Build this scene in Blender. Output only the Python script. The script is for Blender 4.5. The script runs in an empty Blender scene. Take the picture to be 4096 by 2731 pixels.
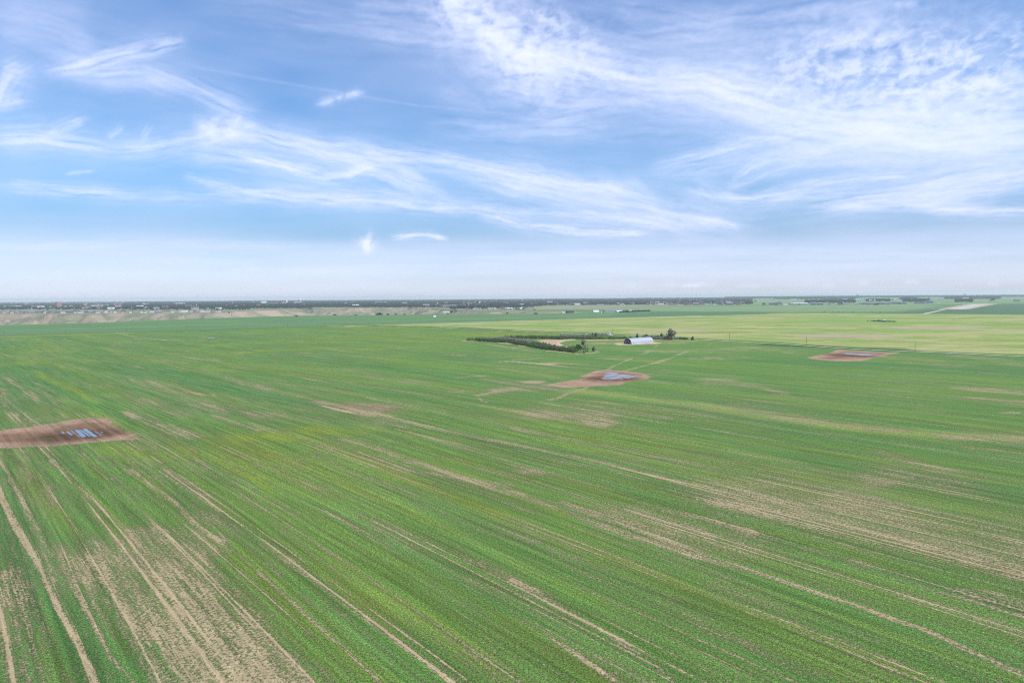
import bpy, math, random
import numpy as np
from mathutils import Vector, Matrix

random.seed(7)
RNG = np.random.default_rng(11)
SC = bpy.context.scene
COL = SC.collection
R = math.radians

# ------------------------------------------------------------------ camera
CAM_H = 60.0
F = 2732.0                       # focal length in photo pixels (photo 4096 wide)
ROLL = math.atan(0.0066)
PITCH = math.atan((1365.5 - 1183.5) / F)   # true horizontal at the photo's centre column
RE = 7.4e6                       # earth radius with refraction
f_ = np.array([0, math.cos(PITCH), -math.sin(PITCH)])
r0 = np.array([1.0, 0, 0]); u0 = np.array([0, math.sin(PITCH), math.cos(PITCH)])
RT = math.cos(ROLL) * r0 - math.sin(ROLL) * u0
UP = math.sin(ROLL) * r0 + math.cos(ROLL) * u0
cam = bpy.data.cameras.new("camera")
cam.sensor_width = 36.0; cam.lens = 36.0 * F / 4096.0
cam.clip_start = 0.5; cam.clip_end = 600000.0
co = bpy.data.objects.new("camera", cam); COL.objects.link(co)
co.matrix_world = Matrix(((RT[0], UP[0], -f_[0], 0), (RT[1], UP[1], -f_[1], 0), (RT[2], UP[2], -f_[2], CAM_H), (0, 0, 0, 1)))
SC.camera = co

# ------------------------------------------------------------------ sky, sun, exposure
SUN_EL, SUN_AZ = 54.0, 125.0     # azimuth clockwise from +Y (the viewing direction)
w = bpy.data.worlds.new("World"); SC.world = w; w.use_nodes = True
nt = w.node_tree; nt.nodes.clear()
sky = nt.nodes.new("ShaderNodeTexSky"); sky.sky_type = 'NISHITA'; sky.sun_disc = False
sky.sun_elevation = R(SUN_EL); sky.sun_rotation = R(SUN_AZ)
sky.altitude = 900; sky.air_density = 1.0; sky.dust_density = 0.9; sky.ozone_density = 1.6
bg = nt.nodes.new("ShaderNodeBackground"); bg.inputs[1].default_value = 0.15
wo = nt.nodes.new("ShaderNodeOutputWorld")
geo = nt.nodes.new("ShaderNodeTexCoord"); sep = nt.nodes.new("ShaderNodeSeparateXYZ"); nt.links.new(geo.outputs['Generated'], sep.inputs[0])
rampn = nt.nodes.new("ShaderNodeValToRGB"); nt.links.new(sep.outputs[2], rampn.inputs[0])
els = rampn.color_ramp.elements
for i, (p_, c_) in enumerate(((0.0, (.47, .52, .70)), (.03, (.44, .51, .66)), (.08, (.36, .455, .58)), (.17, (.475, .64, .755)), (.40, (.62, .77, .93)))):
    e_ = els[i] if i < 2 else els.new(p_)
    e_.position = p_; e_.color = (*c_, 1)
vm = nt.nodes.new("ShaderNodeVectorMath"); vm.operation = 'MULTIPLY'; nt.links.new(sky.outputs[0], vm.inputs[0]); nt.links.new(rampn.outputs[0], vm.inputs[1])
vs_ = nt.nodes.new('ShaderNodeVectorMath'); vs_.operation = 'SCALE'; vs_.inputs['Scale'].default_value = 1.36; nt.links.new(vm.outputs[0], vs_.inputs[0]); nt.links.new(vs_.outputs[0], bg.inputs[0]); nt.links.new(bg.outputs[0], wo.inputs[0])
sd = bpy.data.lights.new("sun", 'SUN'); sd.energy = 4.2; sd.angle = R(0.53); sd.color = (1.0, 0.955, 0.88)
so = bpy.data.objects.new("sun", sd); COL.objects.link(so)
dvec = Vector((math.sin(R(SUN_AZ)) * math.cos(R(SUN_EL)), math.cos(R(SUN_AZ)) * math.cos(R(SUN_EL)), math.sin(R(SUN_EL))))
so.rotation_euler = dvec.to_track_quat('Z', 'Y').to_euler(); so.location = (0, 0, 300)
SC.view_settings.view_transform = 'Standard'; SC.view_settings.look = 'None'
SC.view_settings.exposure = 0.05; SC.view_settings.gamma = 1.0; SC.view_settings.use_curve_mapping = False
SC.cycles.use_denoising = False; SC.cycles.filter_width = 1.1; SC.cycles.sample_clamp_indirect = 1.5; SC.cycles.max_bounces = 6; SC.cycles.transparent_max_bounces = 16; SC.cycles.volume_bounces = 1
SC.cycles.diffuse_bounces = 2; SC.cycles.glossy_bounces = 2

# ------------------------------------------------------------------ coordinate helpers
# P: overview 2352 wide, A / B: lower left / right crops, Zn: close crops. All give photo pixels (4096 wide).
def P(x, y): return (x * 1.7415, y * 1.7415)
def A(x, y): return (x * 0.9127, 1300 + y * 0.9127)
def B(x, y): return (2048 + x * 0.9127, 1300 + y * 0.9127)
def Z1(x, y): return (1800 + x / 2.138, 1250 + y / 2.138)
def Z2(x, y): return (x / 2.868, 1150 + y / 2.868)
def Z3(x, y): return (820 + x / 2.868, 1150 + y / 2.868)
def Z4(x, y): return (1640 + x / 2.868, 1150 + y / 2.868)
def Z5(x, y): return (2460 + x / 2.868, 1150 + y / 2.868)
def Z6(x, y): return (3280 + x / 2.882, 1150 + y / 2.882)
def Z7(x, y): return (2360 + x / 4.704, 1280 + y / 4.704)
def Z8(x, y): return (x / 3.36, 1600 + y / 3.36)
def Z9(x, y): return (2780 + x / 1.787, 1280 + y / 1.787)
def ZH(x, y): return (1850 + x / 5.6, 1320 + y / 5.6)
def ZT(x, y): return (2240 + x / 8.4, 1330 + y / 8.4)
def ZR(x, y): return (2560 + x / 8.4, 1290 + y / 8.4)
def ZP(x, y): return (2200 + x / 4.276, 1450 + y / 4.276)

def ray(px, py):
    d = F * f_ + RT * (px - 2048) - UP * (py - 1365.5)
    return d / np.linalg.norm(d)

def hit(p):
    """photo pixel -> point on the (curved) ground datum, world xy"""
    d = ray(*p)
    hl = math.hypot(d[0], d[1]); t = -d[2] / hl
    disc = t * t - 2 * CAM_H / RE
    r = RE * (t - math.sqrt(disc)) if (t > 0 and disc > 0) else RE * math.sqrt(2 * CAM_H / RE)
    return np.array([d[0] / hl * r, d[1] / hl * r])

def hits(pts): return np.array([hit(p) for p in pts])

# ------------------------------------------------------------------ numpy noise
def _hash(ix, iy, seed):
    n = (ix.astype(np.int64) * 374761393 + iy.astype(np.int64) * 668265263 + seed * 1442695041) & 0xffffffff
    n = ((n ^ (n >> 13)) * 1274126177) & 0xffffffff
    n = (n ^ (n >> 16)) & 0xffffffff
    return n
def perlin(x, y, seed=0):
    x0 = np.floor(x); y0 = np.floor(y); fx = x - x0; fy = y - y0
    ux = fx * fx * fx * (fx * (fx * 6 - 15) + 10); uy = fy * fy * fy * (fy * (fy * 6 - 15) + 10)
    def g(ix, iy, dx, dy):
        a = _hash(ix, iy, seed).astype(np.float64) * (2 * math.pi / 4294967296.0)
        return np.cos(a) * dx + np.sin(a) * dy
    a = g(x0, y0, fx, fy); b = g(x0 + 1, y0, fx - 1, fy); c = g(x0, y0 + 1, fx, fy - 1); d = g(x0 + 1, y0 + 1, fx - 1, fy - 1)
    return ((a * (1 - ux) + b * ux) * (1 - uy) + (c * (1 - ux) + d * ux) * uy) * 1.4
def fbm(x, y, oct=4, seed=0, gain=0.5):
    s = 0; a = 1; t = 0
    for i in range(oct):
        s = s + a * perlin(x * 2 ** i + 17.3 * i, y * 2 ** i - 9.1 * i, seed + i * 7); t += a; a *= gain
    return s / t
def ridge(x, y, oct=3, seed=0):
    s = 0; a = 1; t = 0
    for i in range(oct):
        s = s + a * (1 - np.abs(perlin(x * 2 ** i + 3.7 * i, y * 2 ** i + 5.1 * i, seed + i * 13)) * 1.6); t += a; a *= 0.5
    return s / t
def sstep(a, b, x):
    t = np.clip((x - a) / (b - a), 0, 1); return t * t * (3 - 2 * t)

# ------------------------------------------------------------------ terrain height
VX = np.array([-900, 0, 410, 820, 1240, 1640, 1900, 2150, 2400, 5000.])
VN = np.array([1316, 1301, 1290, 1273, 1262, 1258, 1256, 1254, 1253, 1250.])     # near edge of the valley
VF = np.array([1258, 1255.5, 1254, 1251, 1232, 1229, 1241, 1245, 1248, 1249.])   # far rim
VD = np.array([1, 1, 1, 1, 1, 1, .45, .14, 0., 0.])
V_RN = np.array([np.linalg.norm(hit((x, y))) for x, y in zip(VX, VN)])
V_RF = np.array([np.linalg.norm(hit((x, y))) for x, y in zip(VX, VF)])
V_AZ = np.array([math.atan2(*hit((x, y))) for x, y in zip(VX, VN)])
def valley(x, y):
    """returns height offset and a mask of valley ground"""
    r = np.hypot(x, y); az = np.arctan2(x, y)
    rn = np.interp(az, V_AZ, V_RN); rf = np.interp(az, V_AZ, V_RF); D = np.interp(az, V_AZ, VD)
    D = np.where((az < R(-75)) | (az > R(60)), 0, D)
    arc = az * rf
    gul = .8 * ridge(arc / 190 + .6 * fbm(r / 120, arc / 300, 2, 8), r / 500, 4, 5) - 0.55
    rim = rf + 160 * fbm(arc / 700, 0 * arc, 3, 21) - 30
    W = 430
    s = np.clip((rim - r) / W + 1.15 * gul * sstep(-20, 140, rim - r), 0, 1)
    far = -72 * s ** 0.85
    near = -72 * sstep(0, 260, r - rn - 60 * np.maximum(fbm(arc / 160, 0 * arc, 3, 4), -.2))
    z = np.maximum(far, near)
    inside = sstep(0, 8, r - rn) * sstep(-60, 10, rim - r + 40)
    hum = (fbm(x / 260, y / 260, 4, 31) * 16 + ridge(x / 130, y / 170, 3, 77) * 9) * sstep(0, 60, -z) * sstep(rn + 200, rn + 500, r)
    z = z + hum * 1.2 * (z < -3)
    return z * D * inside, np.clip(inside * sstep(0, .12, D), 0, 1) * (D > 0.01)
def terrain(x, y):
    x = np.asarray(x, float); y = np.asarray(y, float)
    r2 = x * x + y * y; r = np.sqrt(r2)
    z = -r2 / (2 * RE)
    v, _ = valley(x, y)
    z = z + v + 0.35 * fbm(x / 130, y / 190, 2, 3) * sstep(60, 250, r)
    az = np.arctan2(x, y)
    z = z + 13 * sstep(R(-2), R(34), az) * sstep(6500, 15000, r) + 6 * fbm(x / 2500, y / 2500, 2, 9) * sstep(5000, 12000, r)
    return z
def gz(x, y): return float(terrain(np.array([x]), np.array([y]))[0])
def at(px, py):
    x, y = hit((px, py)); return Vector((x, y, gz(x, y)))

# ------------------------------------------------------------------ crop row field (u across the rows, v along them)
guides = [
    [A(0, 740), A(70, 880), A(170, 1050), A(260, 1250), A(330, 1370), A(430, 1560)],
    [A(0, 590), A(100, 770), A(200, 960), A(300, 1100), A(480, 1450), A(600, 1560)],
    [A(180, 540), A(330, 700), A(480, 830), A(560, 890)],
    [A(560, 630), A(720, 740), A(860, 870), A(1100, 1050), A(1300, 1230), A(1560, 1460)],
    [A(440, 100), A(700, 150), A(880, 195), A(1150, 270), A(1400, 335), A(1720, 405), A(2240, 520)],
    [A(1280, 440), A(1500, 500), A(1800, 590), A(2240, 740)],
    [B(0, 520), B(400, 600), B(730, 680), B(1080, 770), B(1500, 880), B(2240, 1080)],
    [B(0, 730), B(270, 830), B(520, 920), B(800, 1010), B(1100, 1090), B(1500, 1220), B(1800, 1330), B(2240, 1530)],
    [B(0, 450), B(300, 520), B(700, 590), B(1080, 670), B(1500, 740), B(2240, 910)],
    [B(330, 300), B(700, 340), B(1100, 410), B(1500, 455), B(2240, 530)],
    [B(0, 1120), B(250, 1260), B(480, 1380), B(700, 1550)],
    [B(1600, 275), B(2240, 335)],
    [A(0, 205), A(120, 290), A(260, 390)],
    [A(230, 120), A(620, 230), A(860, 330), A(1130, 410)],
    [A(430, 105), A(300, 75), A(200, 55)],
    [B(0, 160), B(600, 190)], [B(1300, 130), B(2200, 190)],
    [A(940, 395), A(1140, 462)],
    [A(1300, 1000), A(1700, 1250), A(2200, 1560)],
]
SCL = 600.0
def basis(x, y):
    x = x / SCL; y = y / SCL
    return np.stack([x * x, x * y, y * y, x ** 3, x * x * y, x * y * y, y ** 3], -1)
def basis_g(x, y):
    x = x / SCL; y = y / SCL; o = 0 * x
    gx = np.stack([2 * x, y, o, 3 * x * x, 2 * x * y, y * y, o], -1) / SCL
    gy = np.stack([o, x, 2 * y, o, x * x, 2 * x * y, 3 * y * y], -1) / SCL
    return gx, gy
TH = R(-38.0)                     # main row heading
T0 = np.array([math.sin(TH), math.cos(TH)]); N0 = np.array([T0[1], -T0[0]])
rows, rhs, wts = [], [], []
for g in guides:
    q = hits(g)
    for a_, b_ in zip(q[:-1], q[1:]):
        m = (a_ + b_) / 2; t = b_ - a_; L = np.linalg.norm(t); t = t / L
        gx, gy = basis_g(np.array([m[0]]), np.array([m[1]]))
        rows.append((gx[0] * t[0] + gy[0] * t[1]) * SCL); rhs.append(-(N0 @ t) * SCL)
M_ = np.array(rows); b__ = np.array(rhs)
RC = np.linalg.solve(M_.T @ M_ + np.eye(7) * 2.0, M_.T @ b__)
def rowuv(x, y):
    rr = np.hypot(x, y); k = np.minimum(1, 1800 / np.maximum(rr, 1)); xs = x * k; ys = y * k
    u = xs * N0[0] + ys * N0[1] + basis(xs, ys) @ RC
    v = xs * T0[0] + ys * T0[1]
    return u, v
if False:
    print(RC)

# ------------------------------------------------------------------ ground painting tools (all in world metres)
def seg_w(pts, px):
    """half width in metres across the stroke for a half width of px photo pixels"""
    W = []
    n = len(pts)
    for i, p in enumerate(pts):
        a_ = np.array(pts[max(i - 1, 0)], float); b_ = np.array(pts[min(i + 1, n - 1)], float)
        t = b_ - a_; t /= max(np.linalg.norm(t), 1e-6); nn = np.array([-t[1], t[0]])
        w0 = hit(p); w1 = hit((p[0] + nn[0] * px, p[1] + nn[1] * px)); w2 = hit((p[0] - nn[0] * px, p[1] - nn[1] * px))
        ta = hit(a_); tb = hit(b_); tw = tb - ta; tw /= max(np.linalg.norm(tw), 1e-6); nw = np.array([-tw[1], tw[0]])
        W.append((abs((w1 - w0) @ nw) + abs((w2 - w0) @ nw)) / 2)
    return np.array(W)
class Painter:
    def __init__(s, x, y, warp=None):
        s.x = x; s.y = y
    def stroke(s, pts, px, soft=1.0, taper=True, warp=0.0, wm=None):
        """0..1 mask: 1 on the line, falling off around the half width"""
        q = hits(pts); W = seg_w(pts, px) if wm is None else np.full(len(pts), float(wm))
        pad = W.max() * 2.5 + 3
        sel = np.nonzero((s.x > q[:, 0].min() - pad) & (s.x < q[:, 0].max() + pad) & (s.y > q[:, 1].min() - pad) & (s.y < q[:, 1].max() + pad))[0]
        out = np.zeros(s.x.shape, np.float32)
        if len(sel) == 0: return out
        x = s.x[sel]; y = s.y[sel]
        if warp:
            k = warp * W.mean()
            x = x + k * fbm(x / (W.mean() * 4), y / (W.mean() * 4), 3, 50); y = y + k * fbm(x / (W.mean() * 4), y / (W.mean() * 4), 3, 51)
        best = np.full(len(sel), 9.0)
        for i in range(len(q) - 1):
            d = q[i + 1] - q[i]; L2 = d @ d
            t = ((x - q[i, 0]) * d[0] + (y - q[i, 1]) * d[1]) / max(L2, 1e-6); tc = np.clip(t, 0, 1)
            dd = np.hypot(x - q[i, 0] - tc * d[0], y - q[i, 1] - tc * d[1])
            best = np.minimum(best, dd / (W[i] * (1 - tc) + W[i + 1] * tc))
        out[sel] = 1 - sstep(1 - 0.7 * soft, 1 + 0.7 * soft, best)
        return out
    def poly(s, pts, soft=2.0, warp=0.0, wsc=40.0, world=False):
        """signed-distance soft polygon, soft in metres"""
        q = np.array(pts) if world else hits(pts)
        pad = soft * 3 + warp
        x, y = s.x, s.y
        out = np.zeros(x.shape, np.float32)
        sel = np.nonzero((x > q[:, 0].min() - pad) & (x < q[:, 0].max() + pad) & (y > q[:, 1].min() - pad) & (y < q[:, 1].max() + pad))[0]
        if len(sel) == 0: return out
        x = x[sel]; y = y[sel]
        if warp:
            dx = warp * fbm(x / wsc, y / wsc, 3, 60); dy = warp * fbm(x / wsc, y / wsc, 3, 61); x = x + dx; y = y + dy
        ins = np.zeros(len(sel), bool); dist = np.full(len(sel), 1e9)
        n = len(q)
        for i in range(n):
            a_ = q[i]; b_ = q[(i + 1) % n]
            c = ((a_[1] > y) != (b_[1] > y))
            with np.errstate(divide='ignore', invalid='ignore'):
                xi = (b_[0] - a_[0]) * (y - a_[1]) / (b_[1] - a_[1] + 1e-12) + a_[0]
            ins ^= (c & (x < xi))
            d = b_ - a_; t = np.clip(((x - a_[0]) * d[0] + (y - a_[1]) * d[1]) / max(d @ d, 1e-6), 0, 1)
            dist = np.minimum(dist, np.hypot(x - a_[0] - t * d[0], y - a_[1] - t * d[1]))
        out[sel] = sstep(-soft, soft, np.where(ins, dist, -dist))
        return out

# ------------------------------------------------------------------ ground sheet
fine = np.arange(-46.0, 46.001, 0.088)
azs = np.radians(np.concatenate([np.arange(-180, -46.5, 4.0), fine, np.arange(50, 179, 4.0)]))
dep = np.concatenate([np.linspace(84, 34, 14), np.arange(33.2, 12, -0.085), np.arange(12, 2.32, -.05)])
rr1 = CAM_H / np.tan(np.radians(dep))
rads = np.concatenate([rr1, np.arange(1490, 3900, 14), np.arange(3900, 7000, 32), np.geomspace(7000, 45000, 60)])
NA, NR = len(azs), len(rads)
gx_ = (rads[:, None] * np.sin(azs)[None, :]).ravel(); gy_ = (rads[:, None] * np.cos(azs)[None, :]).ravel()
gx_ = np.append(gx_, 0.0); gy_ = np.append(gy_, 0.0)
gzz = terrain(gx_, gy_)
_, vmask = valley(gx_, gy_)
rr = np.hypot(gx_, gy_)
U, V = rowuv(gx_, gy_)
PT = Painter(gx_, gy_)
N = len(gx_)

def c3(*c): return np.array(c, np.float32)
def mixc(a_, b_, m): return a_ * (1 - m[:, None]) + b_ * m[:, None]

# ---- colours (albedo, linear)
G_MAIN = c3(0.122, 0.222, 0.048); G_DEEP = c3(0.082, 0.188, 0.052); G_YEL = c3(0.20, 0.255, 0.028)
SOIL = c3(0.445, 0.345, 0.195); BROWN = c3(0.30, 0.185, 0.125); WET = c3(0.135, 0.07, 0.042)
crop = np.tile(G_MAIN, (N, 1)); soil = np.tile(SOIL, (N, 1)); cov = np.full(N, 0.80, np.float32)
amp = np.ones(N, np.float32)

# broad colour drift of the main crop
crop = mixc(crop, G_DEEP, np.clip(0.45 + 1.5 * fbm(U / 45, V / 400, 4, 101), 0, 1))
crop = mixc(crop, G_YEL * 0.8, 0.30 * np.clip(fbm(U / 22, V / 330, 4, 140) * 2.2 - 0.25, 0, 1) * sstep(1500, 500, rr))

# soil showing along the rows
fa = sstep(230, 620, rr) * (.55 + .45 * sstep(-.35, .15, np.arctan2(gx_, gy_))); amp *= (1 - .42 * fa); cov += .07 * fa
st = fbm(U / 9, V / 190, 4, 201) * 0.42 + fbm(U / 30, V / 260, 4, 211) * 0.40 + fbm(U / 3.0, V / 90, 3, 221) * 0.26 + fbm(U / 90, V / 160, 3, 231) * 0.22
cov = cov + st * 0.5 - .02
FARK = 1 - .42 * sstep(280, 520, rr)
BTEX = 0.92 + 1.3 * fbm(U / 3.0, V / 42, 4, 411)
YTEX = np.clip(0.8 + 1.2 * fbm(U / 8, V / 60, 4, 431), 0, 1.3)
def bare(pts, px, s, soft=1.0, warp=0.5, col=None, wm=None):
    global cov, soil
    m = PT.stroke(pts, px, soft, warp=warp, wm=wm) * FARK
    if s < 0.95:
        cmin = .20 + .10 * BTEX
        tgt = 0.74 - 0.86 * s                      # thin crop never quite leaves the patch
        cov = cov - m * np.clip(BTEX, 0, 1.4) * np.maximum(cov - tgt, 0) * min(1, .45 + s)
    else: cov = cov - s * m
    if s < .95: cov = np.where((m > .02) & (cov > -.2), np.maximum(cov, np.minimum(cmin, .30)), cov)
    if col is not None: soil = mixc(soil, col, m)
def yel(pts, px, s, warp=0.8):
    global crop, cov
    m = PT.stroke(pts, px, 1.3, warp=warp) * s * .72 * YTEX
    m = np.clip(m, 0, 1); crop = mixc(crop, G_YEL, m); cov = cov + 0.25 * m
k17 = 1.7415
# tracks and bare bits named by where they show in the photo
bare([A(-20, 700), A(0, 740), A(70, 880), A(170, 1050), A(260, 1250), A(330, 1370), A(440, 1600)], 13, 1.2, .7, .1)
bare([A(-20, 560), A(0, 590), A(100, 770), A(200, 960), A(300, 1100), A(480, 1450), A(620, 1600)], 11, .55, .9, .3)
bare([A(180, 540), A(330, 700), A(480, 830), A(560, 890), A(800, 1100), A(1100, 1400)], 9, .5, .9)
bare([A(560, 1000), A(700, 1050), A(900, 1250), A(1100, 1450), A(1300, 1640)], 150, .66, 1.3)
bare([A(640, 960), A(800, 1150), A(1000, 1400), A(1150, 1600)], 60, .5, 1.2)
bare([A(640, 920), A(800, 960), A(870, 1000)], 55, .55, 1.2)
bare([A(420, 1060), A(560, 1150), A(760, 1400), A(900, 1600)], 110, .6, 1.3)
bare([A(1240, 1500), A(1500, 1620)], 40, .35, 1.2)
bare([A(0, 1100), A(60, 1350), A(120, 1600)], 80, .42, 1.2)
bare([A(0, 1500), A(200, 1600)], 60, .3, 1.2)
bare([A(720, 640), A(900, 760), A(1000, 860), A(1240, 1010), A(1500, 1200), A(1800, 1420), A(2050, 1600)], 17, .42, .9)
bare([A(560, 630), A(720, 740), A(860, 870), A(1100, 1050), A(1300, 1230), A(1560, 1460), A(1700, 1600)], 9, .62, .8)
bare([A(0, 300), A(60, 380), A(120, 440)], 26, .42, 1.2); bare([A(0, 210), A(120, 290), A(260, 390), A(300, 410)], 8, .6)
bare([A(90, 190), A(200, 290), A(280, 400)], 6, .45); bare([A(0, 270), A(60, 330)], 12, .4)
bare([A(60, 410), A(200, 420)], 14, .35, 1.2)
bare([A(440, 100), A(700, 150), A(880, 195), A(1000, 235), A(1150, 270), A(1400, 335), A(1560, 370)], 4, .45, 1.2)
bare([A(1000, 232), A(1100, 262), A(1200, 285)], 9, .55, 1.2); bare([A(1400, 335), A(1480, 355), A(1540, 372)], 10, .8)
bare([A(1520, 352), A(1620, 358), A(1700, 364)], 12, .9, 1.1, .9, BROWN * 1.25)
bare([A(1480, 372), A(1620, 385), A(1700, 400)], 9, .7, 1)
bare([A(935, 395), A(1040, 430), A(1140, 462)], 6, .7, 1.2)
bare([A(640, 240), A(760, 290), A(870, 335), A(1000, 380)], 6, .6); bare([A(760, 330), A(860, 370)], 16, .35, 1.2)
bare([A(640, 320), A(760, 380), A(830, 400)], 18, .5, 1.2); bare([A(540, 380), A(700, 440), A(860, 490)], 14, .5, 1.2); bare([A(620, 235), A(900, 330), A(1150, 400)], 18, .42, 1.3)
bare([A(1150, 380), A(1300, 400), A(1400, 420)], 12, .4, 1.2); bare([A(1540, 195), A(1680, 230), A(1860, 250)], 10, .45, 1.2)
bare([A(510, 34), A(560, 46), A(600, 52)], 2, .6); bare([A(600, 60), A(680, 63), A(750, 65)], 2, .6)
bare([A(60, 132), A(110, 150)], 7, .4, 1.2); bare([A(210, 125), A(270, 142)], 7, .45, 1.2); bare([A(40, 62), A(80, 70)], 4, .5)
bare([A(1500, 500), A(1800, 590), A(2240, 740)], 8, .65, .8); bare([A(1560, 560), A(1800, 640), A(2240, 700)], 7, .4)
bare([A(1500, 360), A(1780, 425), A(1960, 460), A(2240, 520)], 7, .5)
bare([A(430, 650), A(500, 680)], 12, .4, 1.2); bare([A(860, 820), A(1000, 900), A(1240, 1100)], 24, .25, 1.2)
bare([A(1350, 1200), A(1400, 1160), A(1500, 1280)], 30, .2, 1.3)
bare([B(0, 1120), B(120, 1180), B(250, 1260), B(480, 1380), B(700, 1550)], 11, .65, .9)
bare([B(0, 520), B(400, 600), B(730, 680), B(860, 705)], 6, .6); bare([B(0, 450), B(330, 525)], 5, .5)
bare([B(0, 730), B(270, 830), B(520, 920), B(800, 1010), B(1100, 1090), B(1500, 1220), B(1800, 1330), B(2240, 1530)], 10, .75, .8)
bare([B(220, 780), B(500, 870), B(720, 960), B(900, 1040)], 12, .5); bare([B(900, 860), B(1000, 885), B(1050, 900)], 12, .55)
bare([B(680, 815), B(900, 860), B(1050, 920)], 9, .5)
bare([B(1150, 690), B(1400, 730), B(1700, 790), B(2000, 840), B(2240, 880)], 22, .45, 1.2)
bare([B(1050, 760), B(1500, 850), B(1900, 960), B(2300, 1040)], 62, .58, 1.3)
bare([B(1450, 800), B(1800, 880), B(2300, 970)], 44, .5, 1.3)
bare([B(1560, 700), B(1700, 640), B(1900, 680)], 36, .42, 1.3); bare([B(1600, 550), B(1800, 610), B(1900, 640)], 14, .35, 1.3)
bare([B(1230, 870), B(1400, 890)], 9, .5); bare([B(500, 830), B(800, 900), B(1050, 960)], 50, .38, 1.3)
bare([B(2000, 1180), B(2100, 1190), B(2240, 1240)], 22, .6, 1.1); bare([B(1280, 985), B(1600, 1070)], 9, .5)
bare([B(1500, 1040), B(1900, 1160), B(2240, 1270)], 12, .5); bare([B(1750, 1180), B(2240, 1340)], 16, .3, 1.2)
bare([B(0, 1260), B(200, 1380), B(450, 1560)], 10, .5); bare([B(900, 1150), B(1300, 1320), B(1700, 1500)], 26, .28, 1.3)
bare([B(180, 345), B(330, 350), B(480, 375), B(680, 410)], 6, .45); bare([B(200, 380), B(350, 390), B(420, 430)], 28, .58, 1.2)
bare([B(420, 400), B(560, 450)], 12, .3, 1.2)
bare([B(880, 255), B(1000, 262), B(1100, 275), B(1190, 300)], 8, .6); bare([B(850, 240), B(960, 240)], 6, .4)
bare([B(820, 150), B(900, 140), B(1000, 145)], 6, .4, 1.2); bare([B(950, 105), B(1050, 100), B(1150, 112), B(1260, 128)], 6, .5, 1.1)
bare([B(1680, 140), B(1800, 150), B(1980, 175)], 7, .4, 1.2); bare([B(2000, 135), B(2240, 175)], 12, .5, 1.1)
bare([B(1760, 165), B(1960, 175)], 5, .4); bare([B(2060, 285), B(2150, 290), B(2240, 297)], 8, .78, 1.1, .8, SOIL * .9)
bare([B(1960, 275), B(2100, 282)], 5, .5); bare([B(2060, 325), B(2240, 340)], 10, .6, 1.1); bare([B(1560, 285), B(1960, 310)], 5, .35)
bare([B(1780, 375), B(1880, 380)], 4, .4); bare([B(1700, 345), B(1900, 358)], 3, .35); bare([B(2170, 385), B(2205, 384)], 5, .9)
bare([B(1950, 490), B(2060, 490), B(2240, 505)], 16, .55, 1.2); bare([B(1200, 410), B(1340, 425)], 7, .55); bare([B(1500, 440), B(1700, 465)], 9, .5)
bare([B(2000, 540), B(2240, 560)], 6, .4)
# tractor marks
for off in (0, 1):
    bare([Z1(850, 752 - off * 12), Z1(930, 735 - off * 10), Z1(1000, 700 - off * 8), Z1(1060, 680), Z1(1130, 655), Z1(1175, 640)], 2.6, .9, .8, .1)
    bare([Z1(240, 712), Z1(258 + off * 16, 745), Z1(272 + off * 12, 762), Z1(312, 766)], 2.0, .9, .8, .1)
    bare([Z1(1330 + off * 14, 495), Z1(1390 + off * 10, 462), Z1(1470 + off * 10, 425), Z1(1560, 390)], 1.8, .8, .8, .1)
bare([Z1(240, 708), Z1(330, 690), Z1(450, 665), Z1(560, 645)], 5, .9, .9, .3)
bare([Z1(440, 665), Z1(560, 648), Z1(680, 645), Z1(790, 640)], 10, .75, 1.1, .5, SOIL * .86)
bare([Z1(280, 568), Z1(450, 595), Z1(600, 620), Z1(760, 645), Z1(900, 660), Z1(1080, 690)], 5, .5, 1.1, .4)
bare([Z1(470, 600), Z1(640, 605)], 8, .35, 1.2); bare([Z1(700, 592), Z1(740, 588)], 7, 1.0, .8, .3, SOIL * .8)
bare([Z1(1500, 500), Z1(1600, 470), Z1(1720, 440), Z1(1850, 400)], 4, .8, .9, .2); bare([Z1(1860, 400), Z1(1940, 365), Z1(2035, 325)], 4, .7, .9, .2)
bare([Z1(1740, 305), Z1(1785, 270)], 2.5, .7); bare([Z1(1640, 360), Z1(1700, 330), Z1(1740, 325), Z1(1860, 330)], 4, .6)
bare([Z1(2170, 300), Z1(2240, 265)], 2, .6); bare([Z1(450, 420), Z1(560, 420), Z1(700, 430), Z1(860, 445)], 4, .7, 1)
bare([Z1(560, 405), Z1(680, 400), Z1(800, 388)], 2, .7); bare([Z1(330, 270), Z1(430, 285), Z1(560, 305), Z1(700, 330)], 4, .6, 1)
bare([Z1(70, 555), Z1(200, 545), Z1(300, 540)], 3, .7); bare([Z1(0, 360), Z1(90, 365)], 4, .6); bare([Z1(440, 480), Z1(700, 520), Z1(960, 560)], 4, .5)
bare([Z1(1280, 262), Z1(1400, 262), Z1(1500, 258)], 5, .5); bare([Z1(2040, 330), Z1(2200, 318), Z1(2352, 320)], 10, .35, 1.2)
bare([Z1(2100, 395), Z1(2260, 395)], 6, .5, 1.1); bare([Z1(2120, 572), Z1(2330, 570)], 5, .5, 1.1)
bare([Z1(1100, 262), Z1(1300, 268)], 3, .3)
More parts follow.
